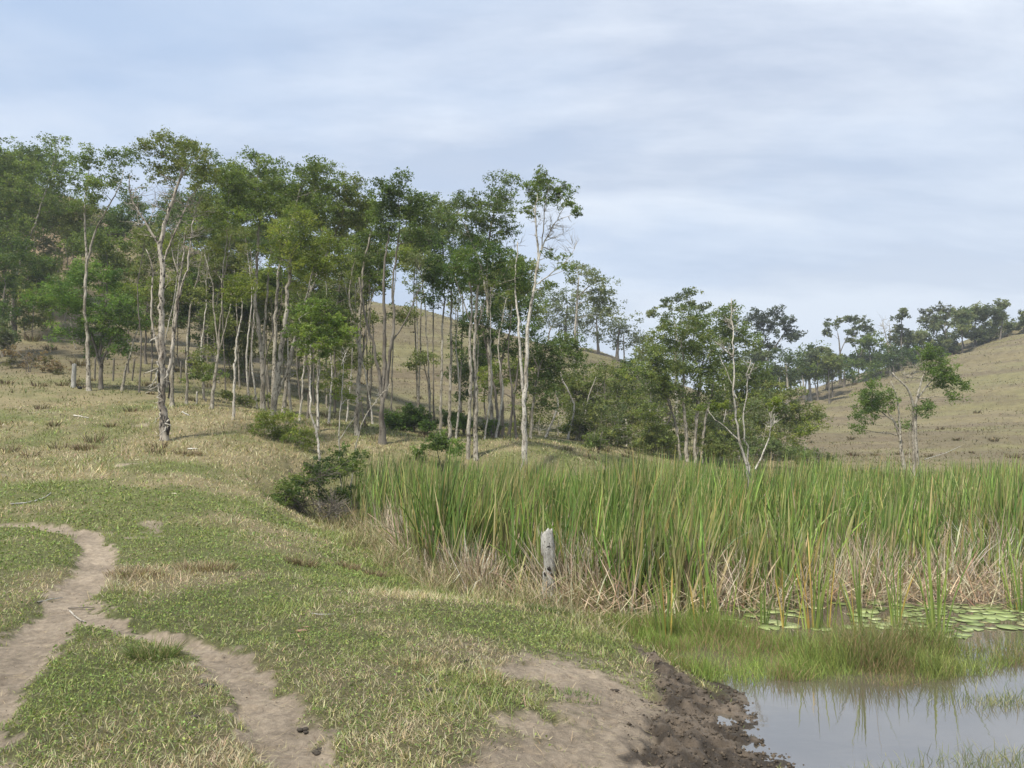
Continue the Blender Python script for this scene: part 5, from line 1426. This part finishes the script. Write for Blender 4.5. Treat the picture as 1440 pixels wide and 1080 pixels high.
def stump():
    D = 10.0; s = D / FPX
    base = P(771, 836, D)
    g = max(gz(base[0], base[1]), WATER - .1); base[2] = g
    top = P(770, 748, D)
    hh = top[2] - g
    ns, nr = 28, 34
    an = np.linspace(0, 2 * math.pi, ns, endpoint=False)
    V = []
    for i in range(nr):
        t = i / (nr - 1)
        r = .084 * (1.16 - .2 * t) + .009 * math.sin(t * 9) - (.012 if .3 < t < .36 else 0)
        if t > .62: r -= .01 * (t - .62) / .38
        cx = .015 * math.sin(t * 4) - .01 * t
        z = t * (hh + .1) - .1
        R = r * (1 + .07 * np.sin(an * 3 + t * 2) + .04 * np.sin(an * 7 + 1) + rng.normal(0, .012, ns))
        zz_ = np.full(ns, z)
        if t > .86:
            k = (t - .86) / .14
            zz_ = zz_ + k * (.022 * np.sin(an * 4 + .7) + .035 * np.sin(an + 2.2) + .02 * rng.random(ns))
            R = R * (1 - .10 * k)
        if .52 < t < .72:     # broken out on its left side
            R = R * (1 - .18 * np.exp(-((np.cos(an - math.pi) - 1) ** 2) * 6))
        V.append(np.stack([cx + R * np.cos(an), R * np.sin(an), zz_], 1))
    # inner rim, hollow top
    for k, f in enumerate([.8, .6, .3]):
        q = V[nr - 1].copy(); c = q.mean(0); q[:, :2] = c[:2] + (q[:, :2] - c[:2]) * f; q[:, 2] -= [.02, .09, .14][k]; V.append(q)
    n = len(V); V = np.concatenate(V)
    i = np.arange(n - 1)[:, None] * ns; j = np.arange(ns)[None]; k = (j + 1) % ns
    Q = np.stack([i + j, i + k, i + ns + k, i + ns + j], -1).reshape(-1, 4)
    V = np.vstack([V, V[-ns:].mean(0)]); e = (n - 1) * ns
    T = np.stack([e + np.arange(ns), e + (np.arange(ns) + 1) % ns, np.full(ns, n * ns)], -1)
    root = empty('dead_stump', base)
    tag(root, 'bleached white dead tree stump with jagged top standing at the reed edge', 'stump')
    mesh_obj('trunk', V, [Q, T], bark_mat('bleached_wood', (.50, .485, .45), (.30, .285, .255), (.08, .07, .06), .43, 9), root)
    # knot and cracks
    kb = Buf()
    for (cx, cz, r) in [(-.005, .44, .024), (-.04, .385, .012), (.035, .38, .010)]:
        an = np.linspace(0, 2 * math.pi, 13)
        tube(kb, np.stack([cx + np.cos(an) * r, np.full(13, -.083) + .012 * (1 - np.cos(an)), cz * hh / .8 - .03 + np.sin(an) * r], 1), .012, 6, .3, capped=False)
        tube(kb, [(cx, -.066, cz * hh / .8 - .03), (cx, -.088, cz * hh / .8 - .03)], r * .7, 8, .2)
    for (x0, z0, x1, z1) in [(-.06, .66, .02, .685), (-.055, .63, .0, .645), (-.03, .15, -.01, .3)]:
        tube(kb, [(x0, -.066, z0 * hh / .8 - .03), ((x0 + x1) / 2, -.086, (z0 + z1) / 2 * hh / .8 - .03), (x1, -.08, z1 * hh / .8 - .03)], .007, 5, .4)
    kb.build('knot', m_, root)


stump()


def stick(pts, r, label, D=None, mat=None, cat='stick', name='fallen_stick', lift=.01):
    q = []
    for a, b in pts:
        g = GP(a, b); g[2] += lift + r; q.append(g)
    base = q[0].copy()
    q, rr = resample(q, np.linspace(r, r * .5, len(q)), .08)
    b = Buf(); tube(b, q + rng.normal(0, r * .3, q.shape), rr, 6, .3)
    o = b.build(name, mat or M_WOOD, off=base); o.location = tuple(base)
    return tag(o, label, cat)


stick([(98, 862), (106, 870), (112, 876), (120, 877)], .008, 'short pale curved stick lying in the fork of the tracks', mat=M_BARKW)
stick([(95, 858), (110, 858), (128, 856), (133, 857)], .008, 'dark stick lying across the dirt track', mat=M_BARKD)
stick([(52, 850), (70, 846), (88, 843)], .008, 'thin straw coloured stick on the wide track', mat=M_WOOD)
stick([(14, 711), (45, 708), (60, 703), (72, 695)], .016, 'long pale branch lying on the slope above the track bend', mat=M_WOOD)
stick([(104, 586), (125, 589)], .03, 'pale thin branch on the upper slope', mat=M_BARKW)
stick([(256, 581), (266, 586)], .03, 'short pale branch right of the flaking tree', mat=M_WOOD)
stick([(438, 865), (455, 868), (470, 866)], .005, 'thin pale twig in the middle of the lawn', mat=M_WOOD)
stick([(925, 912), (932, 920), (945, 924)], .008, 'dark curved twig beside the mud', mat=M_BARKD)
stick([(1225, 660), (1240, 658)], .02, 'pale fallen twig under the lone crooked tree', mat=M_WOOD)
stick([(1300, 655), (1330, 645), (1352, 634)], .015, 'bleached fallen branch right of the lone crooked tree', mat=M_WOOD, lift=.3)


def lump(px, py, s, label, col, name='stone', cat='stone', flatk=.5, n=1, rough=.9):
    g = GP(px, py)
    root_b = Buf()
    for _ in range(n):
        u = np.linspace(0, math.pi, 7)[1:-1]; an = np.linspace(0, 2 * math.pi, 10, endpoint=False)
        c = rng.normal(0, s * 1.1, 3) * (n > 1); c[2] = s * flatk * .5
        ss = s * rng.uniform(.6, 1.1)
        ring = [np.stack([np.sin(t) * np.cos(an) * ss * 1.3 * (1 + rng.normal(0, .12, 10)), np.sin(t) * np.sin(an) * ss * (1 + rng.normal(0, .12, 10)), np.full(10, math.cos(t) * ss * flatk)], 1) for t in u]
        V = np.vstack(ring + [[[0, 0, ss * flatk]], [[0, 0, -ss * flatk]]]) + c
        m = len(u); i = np.arange(m - 1)[:, None] * 10; j = np.arange(10)[None]; k = (j + 1) % 10
        Q = np.stack([i + j, i + 10 + j, i + 10 + k, i + k], -1).reshape(-1, 4)
        jj = np.arange(10); T = np.vstack([np.stack([jj, (jj + 1) % 10, np.full(10, m * 10)], -1), np.stack([(m - 1) * 10 + (jj + 1) % 10, (m - 1) * 10 + jj, np.full(10, m * 10 + 1)], -1)])
        root_b.add(V, Q, T)
    m2, t2, o2 = new_mat(name + '_mat'); p2 = N(t2, 'ShaderNodeBsdfPrincipled', _Roughness=rough)
    nn_ = N(t2, 'ShaderNodeTexNoise', _Scale=30.0, _Detail=5.0); rr_ = ramp(t2, [(.3, tuple(v * .6 for v in col)), (.7, col)])
    L(t2, nn_.outputs['Fac'], rr_.inputs[0]); L(t2, rr_.outputs[0], p2.inputs['Base Color']); L(t2, p2.outputs[0], o2.inputs[0])
    o = root_b.build(name, m2); o.location = tuple(g)
    return tag(o, label, cat)


lump(270, 632, .13, 'flat white stone in the grass right of the flaking tree', (.75, .73, .68), flatk=.25)
lump(281, 640, .07, 'small pale stone just below the flat white stone', (.5, .48, .42), flatk=.3)
lump(245, 695, .05, 'small cream pebble on the slope below the flaking tree', (.6, .55, .4), flatk=.4)
lump(193, 647, .05, 'tiny yellowish pebble left below the flaking tree', (.65, .6, .4), flatk=.4)
DUNG = (.05, .04, .03)
lump(430, 1028, .016, 'small dark dung pellets at the right rim of the narrow track', DUNG, 'dung', 'dung', .7, 3)
lump(445, 1060, .018, 'dark dung pellets nearest the camera on the narrow track', DUNG, 'dung', 'dung', .6, 5)
lump(295, 966, .03, 'flat dark dung patch in the grass left of the narrow track', DUNG, 'dung', 'dung', .35, 3)
lump(612, 972, .03, 'dark dung lump in the middle of the lawn', DUNG, 'dung', 'dung', .4, 2)
lump(643, 990, .022, 'small dark clod right below the dung lump', DUNG, 'dung', 'dung', .5, 2)
lump(650, 930, .02, 'dark clod on the rim of the bare soil', DUNG, 'dung', 'dung', .5, 2)
lump(272, 1008, .028, 'black dung flake near the bottom of the lawn', DUNG, 'dung', 'dung', .3, 2)
lump(862, 970, .018, 'dark clod on the bare soil', DUNG, 'dung', 'dung', .5, 2)
lump(112, 547, .12, 'black burnt stump piece at the foot of the thick post', (.02, .02, .02), 'burnt_log', 'log', .8)
lump(424, 888, .055, 'curled brown dead leaf lying on the lawn', (.26, .16, .10), 'dead_leaf', 'leaf', .2)
lump(430, 882, .04, 'smaller brown dead leaf touching the larger one', (.30, .19, .12), 'dead_leaf', 'leaf', .2)
lump(893, 800, .05, 'pale clod at the water line', (.4, .36, .3))
lump(1118, 862, .03, 'white water lily flower bud among the reeds', (.8, .78, .75), 'lily_flower', 'flower', .6)


def dirt_crumbs():
    b = Buf(); n = 9000
    x = np.concatenate([rng.uniform(-6, 3, 5000), rng.uniform(.7, 2.2, 4000)]); y = np.concatenate([rng.uniform(3.4, 12, 5000), rng.uniform(3.6, 7.5, 4000)])
    dirt, mud, g, tall, sd_ = masks(x, y)
    k = (dirt > .4) | (mud > .4)
    x, y, mud = x[k], y[k], mud[k]; z = height(x, y)
    for i in range(len(x)):
        s = rng.uniform(.002, .007) * (1 + 2.2 * (mud[i] > .4) * rng.random())
        V = np.array([[1, 0, 0], [0, 1, 0], [-1, 0, 0], [0, -1, 0], [0, 0, .8], [0, 0, -.5]]) * s * rng.uniform(.6, 1.3, (6, 1)) + [x[i], y[i], z[i] + s * .3]
        T = np.array([[0, 1, 4], [1, 2, 4], [2, 3, 4], [3, 0, 4], [1, 0, 5], [2, 1, 5], [3, 2, 5], [0, 3, 5]])
        c = np.array([.10, .08, .06]) * rng.uniform(.6, 1.4) if (mud[i] > .4 or rng.random() < .35) else np.array([.36, .29, .22])
        b.add(V, None, T, c)
    tag(b.build('soil_crumbs', M_DRY), 'loose soil crumbs and clods scattered on the bare earth', 'soil', kind='stuff')


dirt_crumbs()

for k, v in YOFF.items():
    if abs(v) > 10: print('BASE OFF %.0f px: %s' % (v, k))


# ------------------------------------------------------------------ thin summer haze
def haze():
    x0, x1, y0, y1, z0, z1 = -450, 450, -450, 450, -6, 60
    V = np.array([[x, y, z] for z in (z0, z1) for y in (y0, y1) for x in (x0, x1)], float)
    Q = np.array([[0, 2, 3, 1], [4, 5, 7, 6], [0, 1, 5, 4], [2, 6, 7, 3], [0, 4, 6, 2], [1, 3, 7, 5]])
    m, t, o = new_mat('haze_air')
    v = N(t, 'ShaderNodeVolumePrincipled'); v.inputs['Density'].default_value = .0008; v.inputs['Color'].default_value = (.86, .91, 1, 1)
    v.inputs['Anisotropy'].default_value = .2
    L(t, v.outputs[0], o.inputs['Volume'])
    ob = mesh_obj('haze', V, [Q], m, None, None, False)
    tag(ob, 'thin pale haze in the air over the pasture', kind='stuff')


haze()
